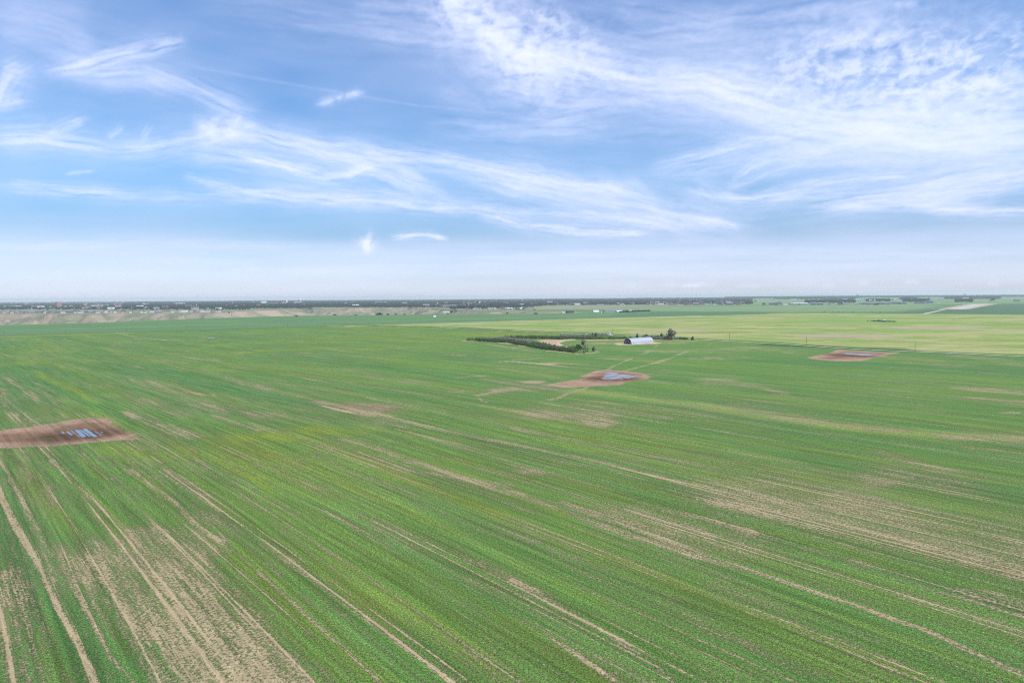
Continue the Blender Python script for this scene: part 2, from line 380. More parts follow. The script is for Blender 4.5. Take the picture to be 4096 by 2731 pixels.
# yellow blooming streaks
yel([A(500, 530), A(620, 560), A(780, 580)], 24, .75); yel([A(760, 530), A(950, 590), A(1150, 700), A(1200, 760)], 12, .6)
yel([A(1080, 490), A(1180, 485), A(1300, 490)], 14, .8); yel([A(1350, 455), A(1450, 462), A(1560, 468)], 16, .8)
yel([A(1000, 520), A(1150, 560), A(1500, 620), A(1750, 680)], 26, .3); yel([A(150, 200), A(280, 270), A(420, 340)], 12, .55)
yel([A(1960, 590), A(2060, 600)], 12, .5); yel([A(1700, 660), A(1900, 740), A(2200, 830)], 20, .35)
yel([A(850, 108), A(950, 88), A(1100, 78), A(1300, 72), A(1500, 76)], 4, .7, .3); yel([A(1040, 122), A(1250, 108), A(1500, 102), A(1650, 106)], 4, .9, .3)
yel([A(1250, 8), A(1500, 10), A(1900, 14)], 4, .85, .3); yel([A(1560, 50), A(1800, 60), A(2060, 75)], 14, .5, .4); yel([A(1700, 90), A(1900, 98)], 6, .4)
yel([A(90, 115), A(200, 115)], 4, .7, .3); yel([A(0, 170), A(150, 165)], 7, .7, .3); yel([A(1200, 30), A(1700, 28), A(2244, 46)], 6, .35, .3)
if 0: yel([A(100, 560), A(300, 600), A(420, 680)], 30, .28); yel([A(1150, 1000), A(1500, 1250), A(1900, 1500)], 40, .22)
YTEX = YTEX * 0 + 1
YS = c3(.24, .315, .075)
_m = np.clip(PT.stroke([B(300, 290), B(500, 312), B(800, 348), B(1100, 402), B(1500, 450), B(1900, 482), B(2300, 500)], 12, 1.3, warp=.4) * (.75 + .5 * fbm(U / 12, V / 90, 3, 433)), 0, 1)
crop = mixc(crop, np.tile(YS, (N, 1)), _m * .95)
bare([B(1150, 405), B(1340, 428), B(1500, 447), B(1700, 468)], 4, .7, 1.2)
YTEX = np.clip(0.8 + 1.2 * fbm(U / 8, V / 60, 4, 431), 0, 1.3)
yel([B(0, 740), B(250, 860), B(400, 960)], 26, .3); yel([B(300, 480), B(700, 520), B(1000, 530)], 26, .22)
yel([B(0, 1330), B(200, 1440), B(400, 1560)], 60, .3); yel([A(1650, 1200), A(1900, 1250), A(2244, 1400)], 60, .15)
yel([ZH(0, 60), ZH(400, 110), ZH(900, 105)], 10, .7, .3); yel([ZH(900, 90), ZH(1700, 115)], 6, .55, .3)

# ---- brown drowned-out patches
BROWM = 0.5 + 0.5 * np.clip(1.8 * fbm(U / 2.2, V / 120, 3, 511) + 0.9 * fbm(U / 9, V / 200, 2, 515), -1, 1)
def brown(polypts, core, s_edge, rim, wetpts=None, wetpx=10):
    global cov, soil, amp
    m = PT.poly(polypts, rim, warp=rim * 2.2, wsc=rim * 6)
    rowm = BROWM
    c = mixc(np.tile(BROWN * 1.55, (N, 1)), np.tile(BROWN * 1.12, (N, 1)), rowm)
    soil = mixc(soil, c, m); cov = cov * (1 - m) - 0.35 * m
    k = PT.poly(core, s_edge, warp=s_edge * 1.2, wsc=s_edge * 5) * (0.50 + 0.40 * rowm)
    soil = mixc(soil, WET * 1.5, np.clip(k, 0, 1))
    if wetpts:
        k2 = PT.stroke(wetpts, wetpx, 1.2, warp=.6) * (0.55 + 0.45 * rowm); soil = mixc(soil, WET * 0.7, k2)
brown([Z8(-150, 440), Z8(0, 410), Z8(300, 375), Z8(600, 335), Z8(900, 270), Z8(1250, 235), Z8(1400, 255), Z8(1700, 410), Z8(1860, 520), Z8(1600, 545), Z8(1000, 590), Z8(400, 625), Z8(0, 640), Z8(-150, 640)],
      [Z8(-150, 470), Z8(0, 455), Z8(600, 415), Z8(1100, 300), Z8(1300, 300), Z8(1640, 455), Z8(1400, 500), Z8(900, 545), Z8(400, 560), Z8(-150, 570)], 4.5, 2.2,
      [Z8(760, 470), Z8(1000, 490), Z8(1200, 430), Z8(1400, 440)], 22)
brown([ZP(-60, 360), ZP(200, 340), ZP(500, 270), ZP(640, 210), ZP(820, 140), ZP(1000, 125), ZP(1300, 150), ZP(1600, 205), ZP(1790, 240), ZP(1500, 285), ZP(1100, 370), ZP(700, 405), ZP(300, 405), ZP(0, 375)],
      [ZP(640, 260), ZP(780, 190), ZP(1000, 140), ZP(1300, 175), ZP(1640, 240), ZP(1300, 290), ZP(950, 305), ZP(700, 300)], 7, 4.5,
      [ZP(800, 270), ZP(1000, 290), ZP(1300, 280)], 9)
brown([Z9(820, 270), Z9(930, 240), Z9(1050, 215), Z9(1230, 225), Z9(1460, 232), Z9(1330, 262), Z9(1180, 290), Z9(980, 293)],
      [Z9(900, 270), Z9(1050, 225), Z9(1300, 235), Z9(1400, 240), Z9(1180, 270), Z9(980, 282)], 8, 5,
      [Z9(1050, 250), Z9(1200, 258)], 5)

# ---- dirt yard, gravel and farm tracks by the shed
YARD = [Z1(740, 238), Z1(900, 228), Z1(1045, 230), Z1(960, 245), Z1(925, 262), Z1(960, 285), Z1(1060, 303), Z1(1080, 318), Z1(1000, 300), Z1(900, 285), Z1(800, 262)]
ORANGE = c3(0.52, 0.36, 0.23)
def cover(m, col, a_=0.25, c_=-0.4):
    global cov, soil, amp
    soil = mixc(soil, col, m); cov = cov * (1 - m) + c_ * m; amp = amp * (1 - m) + a_ * m
m = PT.poly(YARD, 3, warp=4, wsc=20) * np.clip(0.85 + 0.8 * fbm(gx_ / 12, gy_ / 12, 3, 91), 0, 1); cover(m, ORANGE * .92)
cover(PT.stroke([Z1(1045, 231), Z1(960, 243), Z1(922, 262), Z1(960, 287), Z1(1070, 308)], 3.2, .6), c3(.56, .44, .31))
cover(PT.poly([Z1(1388, 268), Z1(1440, 263), Z1(1480, 262), Z1(1740, 250), Z1(1810, 260), Z1(1790, 266), Z1(1640, 273), Z1(1520, 279), Z1(1440, 277)], 2.0, warp=2, wsc=20), ORANGE * 1.08)
LUSH = c3(0.085, 0.20, 0.028)
def lawn(pts, col=LUSH, soft=4):
    global crop, cov
    m = PT.poly(pts, soft, warp=4, wsc=30); crop = mixc(crop, col, m); cov = cov * (1 - m) + 1.1 * m
lawn([ZT(1240, 160), ZT(1800, 95), ZT(2600, 130), ZT(2600, 200), ZT(1240, 200)]); lawn([ZT(600, 600), ZT(1000, 560), ZT(1260, 640), ZT(1000, 690), ZT(560, 690)])
lawn([ZH(1300, 190), ZH(2352, 190), ZH(2352, 210), ZH(1600, 215)]); lawn([ZR(480, 560), ZR(1900, 560), ZR(1900, 585), ZR(480, 580)], LUSH * .85, 3)
cover(PT.stroke([ZT(560, 700), ZT(900, 695), ZT(1200, 675), ZT(1330, 650), ZT(1200, 625), ZT(980, 600)], 1.3, .6), SOIL * 1.1)
cover(PT.stroke([ZH(85, 250), ZH(300, 252)], 1.2, .6), SOIL * 1.2); cover(PT.stroke([ZH(900, 293), ZH(1080, 305)], 1.4, .6), SOIL * 1.25)
cover(PT.stroke([ZH(1310, 357), ZH(1400, 368)], 1.4, .6), SOIL * 1.2); cover(PT.stroke([ZH(1900, 458), ZH(2250, 492), ZH(2420, 512)], 1.3, .6), SOIL * 1.2)
cover(PT.stroke([ZT(880, 258), ZT(1500, 255), ZT(2100, 240)], 1.5, .8) * .8, SOIL * 1.1); cover(PT.stroke([ZR(470, 590), ZR(1000, 602), ZR(1150, 595), ZR(1800, 606)], 1.2, .8) * .9, SOIL * 1.1)
cover(PT.stroke([ZT(-60, 285), ZT(150, 262), ZT(400, 240)], 1.6, .8), SOIL * 1.05)
bare([ZT(1200, 380), ZT(1500, 370), ZT(1900, 340)], 3, .6, 1); bare([ZR(1060, 690), ZR(1300, 690)], 3, .6, 1)

# ---- neighbouring fields
ROAD = [(1400, 1305), Z4(0, 455), Z4(600, 470), Z4(1000, 495), Z4(1400, 510), Z4(2000, 532), (2400, 1341.5), ZT(1830, 95), (2560, 1345.5), ZR(1800, 567), (2780, 1358), (3000, 1369), (3228, 1383), (3340, 1392), (3520, 1401), (3731, 1409.5), (4096, 1425.5), (4700, 1452)]
FB = [(-700, 1368), (0, 1344.5), (244, 1336), (520, 1328), (820, 1319.5), (1203, 1307.5), (1400, 1305)]       # far boundary of the main field
PB = [(1400, 1304), (1500, 1301), (1640, 1297), (1860, 1290), (2150, 1281), (2460, 1272), (2800, 1263), (3040, 1257.5), (3150, 1252.5), (3400, 1253), (3700, 1255.5), (4096, 1258), (4900, 1262)]
TOPF = [(4900, 1206), (3950, 1213), (3500, 1221.5), (2900, 1223), (2600, 1222), (2300, 1223), (2150, 1226), (2060, 1252), (1640, 1257), (1240, 1261), (820, 1272), (410, 1289), (0, 1300), (-700, 1313)]
F2 = FB[:-1] + PB + TOPF
m2 = PT.poly(F2, 3)
f2n = fbm(gx_ / 220, gy_ / 90, 4, 601)
crop2 = mixc(np.tile(c3(0.105, 0.205, 0.085), (N, 1)), np.tile(c3(0.135, 0.235, 0.075), (N, 1)), np.clip(.4 + 1.3 * f2n, 0, 1))
# pale tan band beyond, and the darker strip to the far right
tan = PT.poly([(2080, 1240), (2150, 1224), (2500, 1220), (2900, 1222), (3280, 1222), (3550, 1240), (3300, 1244), (2900, 1240), (2700, 1237), (2400, 1236.5)], 60, warp=80, wsc=400)
crop2 = mixc(crop2, np.tile(c3(0.26, 0.27, 0.16), (N, 1)), tan * sstep(R(22), R(4), np.arctan2(gx_, gy_)))
pg = PT.poly([(2500, 1239), (2700, 1228), (3300, 1221), (3700, 1219), (3780, 1226), (3600, 1246), (3300, 1246.5), (2800, 1246), (2600, 1243)], 60, warp=60, wsc=300)
crop2 = mixc(crop2, np.tile(c3(0.20, 0.28, 0.13), (N, 1)), pg * .85)
dk2 = PT.poly([(2500, 1249), (2756, 1246), (3000, 1247), (3100, 1251), (2900, 1262), (2600, 1268), (2400, 1270)], 20, warp=20, wsc=200)
crop2 = mixc(crop2, np.tile(c3(0.085, 0.175, 0.085), (N, 1)), dk2 * .75)
dk3 = PT.poly([(3540, 1254), (3700, 1236), (3790, 1224), (4096, 1212), (4900, 1200), (4900, 1262), (4096, 1258), (3700, 1255)], 60, warp=80, wsc=400)
crop2 = mixc(crop2, np.tile(c3(0.085, 0.155, 0.085), (N, 1)), dk3 * .9)
crop = mixc(crop, crop2, m2); cov = cov * (1 - m2) + (0.98 + 0.10 * f2n) * m2; amp = amp * (1 - m2 * .45)
# pale grassy field behind the road
F3 = [ROAD[i] for i in range(len(ROAD))] + PB[::-1]
m3 = PT.poly(F3, 2.5)
n3 = fbm(gx_ / 170, gy_ / 75, 5, 611); n3b = fbm(gx_ / 60 + .2 * n3, gy_ / 22, 4, 617); n3c = fbm(gx_ / 420, gy_ / 160, 3, 619)
c3f = mixc(np.tile(c3(0.215, 0.30, 0.070), (N, 1)), np.tile(c3(0.385, 0.365, 0.155), (N, 1)), np.clip(.45 + 1.5 * n3 + 1.2 * n3b, 0, 1))
c3f = mixc(c3f, np.tile(c3(0.165, 0.30, 0.060), (N, 1)), np.clip(1.9 * n3c - .15, 0, .8))
for pts, px in (([(3240, 1343), (3350, 1341), (3490, 1344)], 5), ([(3650, 1312), (3760, 1313), (3860, 1313.5)], 3.5), ([ZR(650, 250), ZR(1100, 255), ZR(1700, 262)], 4), ([(3280, 1296), (3390, 1295)], 2.5), ([(3275, 1344), (3480, 1347)], 3)):
    c3f = mixc(c3f, np.tile(c3(0.40, 0.31, 0.22), (N, 1)), PT.stroke(pts, px, 1.1, warp=.5) * .85)
c3f = mixc(c3f, np.tile(c3(0.12, 0.24, 0.04), (N, 1)), PT.stroke([Z9(1300, 198), Z9(1450, 203)], 3, 1) * .8)
c3f = mixc(c3f, np.tile(c3(0.17, 0.32, 0.05), (N, 1)), PT.stroke([Z6(-100, 400), Z6(500, 395), Z6(860, 405)], 8, 1.2) * .6)
crop = mixc(crop, c3f, m3); cov = cov * (1 - m3) + 1.2 * m3; amp = amp * (1 - m3 * .5)
# ditch, road, field boundaries
DITCH = [(x, y - 3.2) for x, y in ROAD]
dd = PT.stroke(DITCH, 2.2, .8); crop = mixc(crop, np.tile(c3(0.07, 0.13, 0.028), (N, 1)), dd * .9); cov = np.maximum(cov, dd)
dd = PT.stroke([(3100, 1378.5), (3340, 1389.5), (3600, 1401)], 4.5, .8); crop = mixc(crop, np.tile(c3(0.045, 0.10, 0.022), (N, 1)), dd * .9); cov = np.maximum(cov, dd * 1.2)
dd = PT.stroke(FB, 1.3, .9); crop = mixc(crop, np.tile(c3(0.10, 0.13, 0.05), (N, 1)), dd * .8)
dd = PT.stroke([(x, y + 2.2) for x, y in FB[:4]], 1.5, .9); crop = mixc(crop, np.tile(c3(0.25, 0.29, 0.05), (N, 1)), dd * .7)
dd = PT.stroke(PB[:7], 1.0, .9); cover(dd * .6, SOIL * 1.05)
lo = PT.stroke([(1330, 1305.5), (1400, 1305)], 1.2, .9); cover(lo * .7, SOIL * 1.1)
for a_, b_ in ((0, 6),):
    pass

# ---- airfield runway, taxi track, perimeter road
rw = PT.poly([(3783, 1235.5), (3849, 1237), (3965, 1215.5), (3901, 1215.5)], 3); rws = PT.poly([(3745, 1235.5), (3870, 1237.5), (3998, 1214.5), (3880, 1215)], 10)
cover(rws * .75, c3(.36, .34, .2)); cover(rw, c3(.50, .45, .39))
cover(PT.stroke([(3696, 1255), (3730, 1248), (3780, 1237.5)], 0, .4, wm=6), c3(.5, .46, .38)); cover(PT.stroke([(3730, 1235.5), (3790, 1235.5)], 0, .5, wm=10) * .7, c3(.42, .40, .3))
cover(PT.stroke([(3280, 1222), (3500, 1221.5), (3700, 1217.5), (3900, 1215), (4300, 1213)], 0, .6, wm=16) * .9, c3(.36, .37, .28))

# ---- valley land and the town beyond
tanv = np.clip(.27 + 1.7 * fbm(gx_ / 160, gy_ / 260, 5, 701) + .9 * (ridge(gx_ / 60, gy_ / 120, 3, 703) - .62), 0, 1)
dzr = np.zeros(N); Z2d = gzz[:-1].reshape(NR, NA); dr = np.gradient(rads)
slope = np.abs(np.gradient(Z2d, axis=0) / dr[:, None]); dzr[:-1] = slope.ravel()
tanv = np.clip(tanv * (.45 + .55 * sstep(.03, .22, dzr)) + .35 * sstep(.2, .5, dzr), 0, 1)
vc = mixc(np.tile(c3(0.185, 0.20, 0.12), (N, 1)), np.tile(c3(0.37, 0.285, 0.21), (N, 1)), tanv)
vc = mixc(vc, np.tile(c3(0.07, 0.12, 0.06), (N, 1)), np.clip(2.4 * fbm(gx_ / 90, gy_ / 300, 4, 711) - .75, 0, 1) * .8)
cover(vmask, vc, .1)
rf_all = np.interp(np.arctan2(gx_, gy_), V_AZ, V_RF)
beyond = np.clip(sstep(0, 60, rr - rf_all) * (1 - m2) * (1 - m3), 0, 1) * (rr > 3000)
mt = beyond * (1 - vmask)
tn = fbm(gx_ / 500, gy_ / 500, 4, 721)
tc = mixc(np.tile(c3(0.17, 0.21, 0.11), (N, 1)), np.tile(c3(0.24, 0.25, 0.16), (N, 1)), np.clip(.5 + 1.6 * tn, 0, 1))
tc = mixc(tc, np.tile(c3(0.16, 0.27, 0.11), (N, 1)), sstep(R(8), R(16), np.arctan2(gx_, gy_)) * .8)
cover(mt, tc, .12)
amp = amp * sstep(1650, 1050, rr)
cov = np.clip(cov, -.5, 1.5)

def make_mesh(name, verts, faces_flat, nper, mat=None, smooth=False):
    me = bpy.data.meshes.new(name); nv = len(verts); nf = len(faces_flat) // nper
    me.vertices.add(nv); me.vertices.foreach_set("co", np.asarray(verts, np.float32).ravel())
    me.loops.add(len(faces_flat)); me.loops.foreach_set("vertex_index", np.asarray(faces_flat, np.int32))
    me.polygons.add(nf); me.polygons.foreach_set("loop_start", np.arange(0, nf * nper, nper, dtype=np.int32))
    if smooth: me.polygons.foreach_set("use_smooth", np.ones(nf, bool))
    me.update(calc_edges=True); me.validate()
    if mat: me.materials.append(mat)
    return me
def obj(name, me, parent=None, loc=None):
    o = bpy.data.objects.new(name, me); COL.objects.link(o)
    if parent: o.parent = parent
    if loc is not None: o.location = loc
    return o
def tag(o, label=None, cat=None, group=None, kind=None):
    if label: o['label'] = label
    if cat: o['category'] = cat
    if group: o['group'] = group
    if kind: o['kind'] = kind
    return o

# ------------------------------------------------------------------ materials
class NT:
    def __init__(s, name):
        s.m = bpy.data.materials.new(name); s.m.use_nodes = True; s.t = s.m.node_tree; s.t.nodes.clear()
        s.out = s.n("ShaderNodeOutputMaterial")
    def n(s, t, **k):
        nd = s.t.nodes.new(t)
        for a_, b_ in k.items(): setattr(nd, a_, b_)
        return nd
    def l(s, a_, b_): s.t.links.new(a_, b_)
    def math(s, op, a_, b_=None, c_=None, clamp=False):
        nd = s.n("ShaderNodeMath", operation=op); nd.use_clamp = clamp
        for i, v in enumerate((a_, b_, c_)):
            if v is None: continue
            if isinstance(v, (int, float)): nd.inputs[i].default_value = v
            else: s.l(v, nd.inputs[i])
        return nd.outputs[0]
    def noise(s, vec, scale, detail=3, rough=.55):
        nd = s.n("ShaderNodeTexNoise"); nd.inputs['Scale'].default_value = scale; nd.inputs['Detail'].default_value = detail
        nd.inputs['Roughness'].default_value = rough
        if vec is not None: s.l(vec, nd.inputs['Vector'])
        return nd.outputs['Fac']
    def attr(s, name):
        nd = s.n("ShaderNodeAttribute"); nd.attribute_name = name; return nd
    def mix(s, f, a_, b_, blend='MIX'):
        nd = s.n("ShaderNodeMix", data_type='RGBA', blend_type=blend)
        for i, v in ((0, f), (6, a_), (7, b_)):
            if isinstance(v, (int, float)): nd.inputs[i].default_value = v
            elif isinstance(v, tuple): nd.inputs[i].default_value = (*v, 1)
            else: s.l(v, nd.inputs[i])
        return nd.outputs[2]
    def mapr(s, v, a0, a1, b0, b1):
        nd = s.n("ShaderNodeMapRange"); s.l(v, nd.inputs[0])
        for i, q in enumerate((a0, a1, b0, b1)): nd.inputs[i + 1].default_value = q
        return nd.outputs[0]
    def vscale(s, v, sc):
        nd = s.n("ShaderNodeVectorMath", operation='MULTIPLY'); s.l(v, nd.inputs[0]); nd.inputs[1].default_value = sc; return nd.outputs[0]
    def bsdf(s, col, rough=.8, spec=.2, metal=0.0, normal=None):
        b = s.n("ShaderNodeBsdfPrincipled")
        if isinstance(col, tuple): b.inputs['Base Color'].default_value = (*col, 1)
        else: s.l(col, b.inputs['Base Color'])
        if isinstance(rough, float): b.inputs['Roughness'].default_value = rough
        else: s.l(rough, b.inputs['Roughness'])
        b.inputs['Specular IOR Level'].default_value = spec; b.inputs['Metallic'].default_value = metal
        if normal is not None: s.l(normal, b.inputs['Normal'])
        return b
    def done(s, sh):
        s.l(sh, s.out.inputs[0]); return s.m

def ground_mat():
    s = NT("cropland")
    pos = s.n("ShaderNodeNewGeometry").outputs['Position']
    ruv = s.attr("ruv").outputs['Vector']
    cov_ = s.attr("cov").outputs['Fac']; amp_ = s.attr("amp").outputs['Fac']
    cc = s.attr("crop").outputs['Color']; sc = s.attr("soil").outputs['Color']
    def rn(a_, b_, det=3, rough=.55): return s.noise(s.vscale(ruv, (a_, b_, 0)), 1.0, det, rough)
    clump = s.noise(pos, 1.5, 4, .65)
    leaf = s.noise(pos, 5.0, 3, .65)
    rowf = rn(2.9, .16, 1); rowm = rn(.75, .022, 3); pat = rn(.20, .035, 4, .62); big = rn(.035, .012, 4, .6)
    def term(n_, k): return s.math('MULTIPLY', s.math('SUBTRACT', n_, .5), k)
    sm = s.math('ADD', s.math('ADD', term(clump, 2.6), term(rowf, 1.3)), s.math('ADD', s.math('ADD', term(rowm, 1.25), term(pat, .75)), term(big, .7)))
    # thin bare lines left by the seeder: narrow ridges of noise drawn out along the rows
    def line(a_, b_, w_, k, gate):
        r_ = s.math('ABSOLUTE', s.math('SUBTRACT', rn(a_, b_, 0), .5))
        m_ = s.mapr(r_, 0.0, w_, 1.0, 0.0)
        return s.math('MULTIPLY', s.math('MULTIPLY', m_, gate), k)
    g1 = s.mapr(rn(.05, .010, 2), .42, .58, 0, 1); g2 = s.mapr(rn(.09, .016, 2), .45, .6, 0, 1)
    ln = s.math('ADD', line(.085, .0011, .009, .8, g1), line(.23, .0028, .013, .5, g2))
    sepu = s.n("ShaderNodeSeparateXYZ"); s.l(ruv, sepu.inputs[0])
    mu = s.math('SUBTRACT', s.math('FLOORED_MODULO', s.math('ADD', sepu.outputs[0], 11.0), 27.4), 13.7)
    tr_ = s.mapr(s.math('ABSOLUTE', s.math('SUBTRACT', s.math('ABSOLUTE', mu), 1.05)), .12, .42, .75, 0)
    tr_ = s.math('MULTIPLY', tr_, s.mapr(rn(.06, .02, 2), .40, .55, .15, 1))
    ln = s.math('MAXIMUM', ln, tr_)
    ln = s.math('MAXIMUM', ln, line(.05, .0007, .008, .55, 1.0))
    c = s.math('ADD', cov_, s.math('MULTIPLY', s.math('SUBTRACT', sm, ln), amp_))
    fac = s.n("ShaderNodeMapRange"); fac.interpolation_type = 'SMOOTHSTEP'; s.l(c, fac.inputs[0]); fac.inputs[1].default_value = .05; fac.inputs[2].default_value = .80
    fac = fac.outputs[0]
    # plant colour: leaf highlights and shaded gaps painted in, cooler and warmer bands along the rows
    k = s.mapr(leaf, .30, .70, .22, 1.85)
    k2 = s.mapr(s.noise(pos, 2.3, 2, .5), .32, .68, .55, 1.5)
    k3 = s.math('MULTIPLY', s.mapr(rn(.8, .02, 2), .32, .68, .72, 1.26), s.mapr(rn(.13, .008, 2), .32, .68, .86, 1.12))
    kk = s.math('MULTIPLY', s.math('MULTIPLY', k, k2), k3)
    kk = s.math('ADD', s.math('MULTIPLY', s.math('SUBTRACT', kk, 1.0), amp_), 1.0)
    warmf = s.math('MULTIPLY', s.mapr(rn(.11, .006, 4, .6), .49, .66, 0, .6), amp_)
    ccw = s.mix(warmf, cc, s.mix(1.0, cc, (1.65, 1.12, .8), 'MULTIPLY'))
    cm = s.n("ShaderNodeVectorMath", operation='SCALE'); s.l(ccw, cm.inputs[0]); s.l(kk, cm.inputs['Scale'])
    sn = s.math('MULTIPLY', s.mapr(s.noise(pos, 2.8, 4, .65), .3, .7, .72, 1.22), s.math('MULTIPLY', s.mapr(rowf, .3, .7, .78, 1.16), s.mapr(s.noise(pos, .12, 3, .6), .3, .7, .88, 1.1)))
    sn = s.math('ADD', s.math('MULTIPLY', s.math('SUBTRACT', sn, 1.0), s.math('ADD', s.math('MULTIPLY', amp_, .8), .2)), 1.0)
    sv = s.n("ShaderNodeVectorMath", operation='SCALE'); s.l(sc, sv.inputs[0]); s.l(sn, sv.inputs['Scale'])
    col = s.mix(fac, sv.outputs[0], cm.outputs[0])
    bmp = s.n("ShaderNodeBump"); bmp.inputs['Strength'].default_value = .8; bmp.inputs['Distance'].default_value = .35
    h = s.math('ADD', s.math('MULTIPLY', fac, .8), s.math('MULTIPLY', leaf, s.math('ADD', s.math('MULTIPLY', fac, .9), .12)))
    s.l(s.math('MULTIPLY', h, amp_), bmp.inputs['Height'])
    return s.done(s.bsdf(col, .9, .04, normal=bmp.outputs[0]).outputs[0])

gi = np.arange(NR - 1)[:, None] * NA + np.arange(NA)[None, :]
gj = np.arange(NR - 1)[:, None] * NA + (np.arange(NA)[None, :] + 1) % NA
quads = np.stack([gi, gi + NA, gj + NA, gj], -1).reshape(-1)
tris0 = np.stack([np.full(NA, N - 1), np.arange(NA), (np.arange(NA) + 1) % NA], -1)
# orientation: make faces look up (azimuth grows clockwise)
me = bpy.data.meshes.new("ground")
loops = np.concatenate([quads, tris0.ravel()]).astype(np.int32)
nq = len(quads) // 4
ls = np.concatenate([np.arange(nq) * 4, nq * 4 + np.arange(NA) * 3]).astype(np.int32)
me.vertices.add(N); me.vertices.foreach_set("co", np.stack([gx_, gy_, gzz], -1).astype(np.float32).ravel())
me.loops.add(len(loops)); me.loops.foreach_set("vertex_index", loops)
me.polygons.add(len(ls)); me.polygons.foreach_set("loop_start", ls); me.polygons.foreach_set("use_smooth", np.ones(len(ls), bool))
me.update(calc_edges=True)
if me.polygons[5000].normal.z < 0: me.flip_normals()
for nm, arr in (("cov", cov), ("amp", amp)):
    me.attributes.new(nm, 'FLOAT', 'POINT').data.foreach_set("value", arr.astype(np.float32))
for nm, arr in (("crop", crop), ("soil", soil)):
    me.attributes.new(nm, 'FLOAT_COLOR', 'POINT').data.foreach_set("color", np.concatenate([np.clip(arr, 0, 1), np.ones((N, 1))], 1).astype(np.float32).ravel())
me.attributes.new("ruv", 'FLOAT_VECTOR', 'POINT').data.foreach_set("vector", np.stack([U, V, 0 * U], -1).astype(np.float32).ravel())
me.materials.append(ground_mat())
tag(obj("ground", me), kind='structure')

# ------------------------------------------------------------------ haze
LAYER2 = True
hz = NT("haze_air")
pv = hz.n("ShaderNodeVolumePrincipled"); pv.inputs['Color'].default_value = (.92, .95, 1.0, 1); pv.inputs['Density'].default_value = 4.8e-5
hz.l(pv.outputs[0], hz.out.inputs['Volume'])
zlo = float(gzz.min()) - 1.0
hx = 45500.0
hv = [(x, y, z) for z in (zlo, 95.0) for y in (-hx, hx) for x in (-hx, hx)]
hm = make_mesh("haze", hv, [0, 2, 3, 1, 4, 5, 7, 6, 0, 1, 5, 4, 2, 6, 7, 3, 0, 4, 6, 2, 1, 3, 7, 5], 4, hz.m)
tag(obj("haze", hm), kind='stuff', label="thin pale haze lying over the whole plain", cat="haze")

# ------------------------------------------------------------------ cirrus layer: a real sheet 8 km up, lit by the sun and sky
def azel(px, py):
    d = ray(px, py); return np.array([math.degrees(math.atan2(d[0], d[1])), math.degrees(math.asin(d[2]))])
cx = np.arange(-50, 50.01, 0.1); cy = np.concatenate([np.arange(-0.05, 26, 0.09), np.arange(26, 40, .4)])
CXX, CYY = np.meshgrid(cx, cy); CX = CXX.ravel(); CY = CYY.ravel()
dens = np.zeros(len(CX))
wx = 0.55 * fbm(CX / 3.2, CY / 2.0, 4, 801) ; wy = 0.38 * fbm(CX / 3.4, CY / 1.8, 4, 802)
mackn = np.clip(1.15 * sstep(-.22, .42, .8 * fbm(CX / .95 + wx, CY / .6 + wy * 2, 5, 812, .6) + .5 * fbm(CX / 2.6, CY / 1.1, 3, 814)), 0, 1.4)
fluff = np.clip(.62 + 1.5 * fbm(CX / 1.3 + wx * 2, CY / .8 + wy * 2, 5, 813), 0, 1.6)
PXD = 0.0365
def cloud(pts, wpx, d, kind='s', warp=1.0, asp=5.0):
    q = np.array([azel(*P(*p)) for p in pts]); W = wpx * PXD
    pad = W * 4.5 + .6
    sel = np.nonzero((CX > q[:, 0].min() - pad) & (CX < q[:, 0].max() + pad) & (CY > q[:, 1].min() - pad) & (CY < q[:, 1].max() + pad))[0]
    x = CX[sel] + wx[sel] * warp; y = CY[sel] + wy[sel] * warp
    best = np.full(len(sel), 99.0); sa = np.zeros(len(sel)); ta = np.zeros(len(sel)); acc = 0
    tot = sum(np.linalg.norm(q[i + 1] - q[i]) for i in range(len(q) - 1))
    for i in range(len(q) - 1):
        dd = q[i + 1] - q[i]; L = max(np.linalg.norm(dd), 1e-6); t = ((x - q[i, 0]) * dd[0] + (y - q[i, 1]) * dd[1]) / (L * L); tc = np.clip(t, 0, 1)
        ex = x - q[i, 0] - tc * dd[0]; ey = y - q[i, 1] - tc * dd[1]; ds = np.hypot(ex, ey)
        side = (ex * -dd[1] + ey * dd[0]) / L
        b = ds < best; best = np.where(b, ds, best); sa = np.where(b, acc + t * L, sa); ta = np.where(b, side, ta); acc += L
    endf = sstep(-.35 * W, tot * .16 + .2 * W, sa) * sstep(tot + .35 * W, tot * .84 - .2 * W, sa)
    prof = (.72 * np.exp(-(best / W) ** 2 * 1.1) + .30 * np.exp(-(best / (2.1 * W)) ** 2)) * (0.35 + .65 * endf)
    if kind == 's':
        tex = np.clip(.74 + 1.45 * fbm(sa / (W * asp + 1.2) + 31 * d + pts[0][0], ta / (W * .42 + .12) + best * .15, 4, 821), 0, 1.7)
    elif kind == 'm': tex = mackn[sel] * .85 + fluff[sel] * .3
    elif kind == 'f': tex = fluff[sel]
    else: tex = np.clip(.85 + .9 * fbm(sa / (W * 4 + 1), ta / (W * .8 + .3), 3, 831), 0, 1.4)
    dens[sel] += d * prof * tex
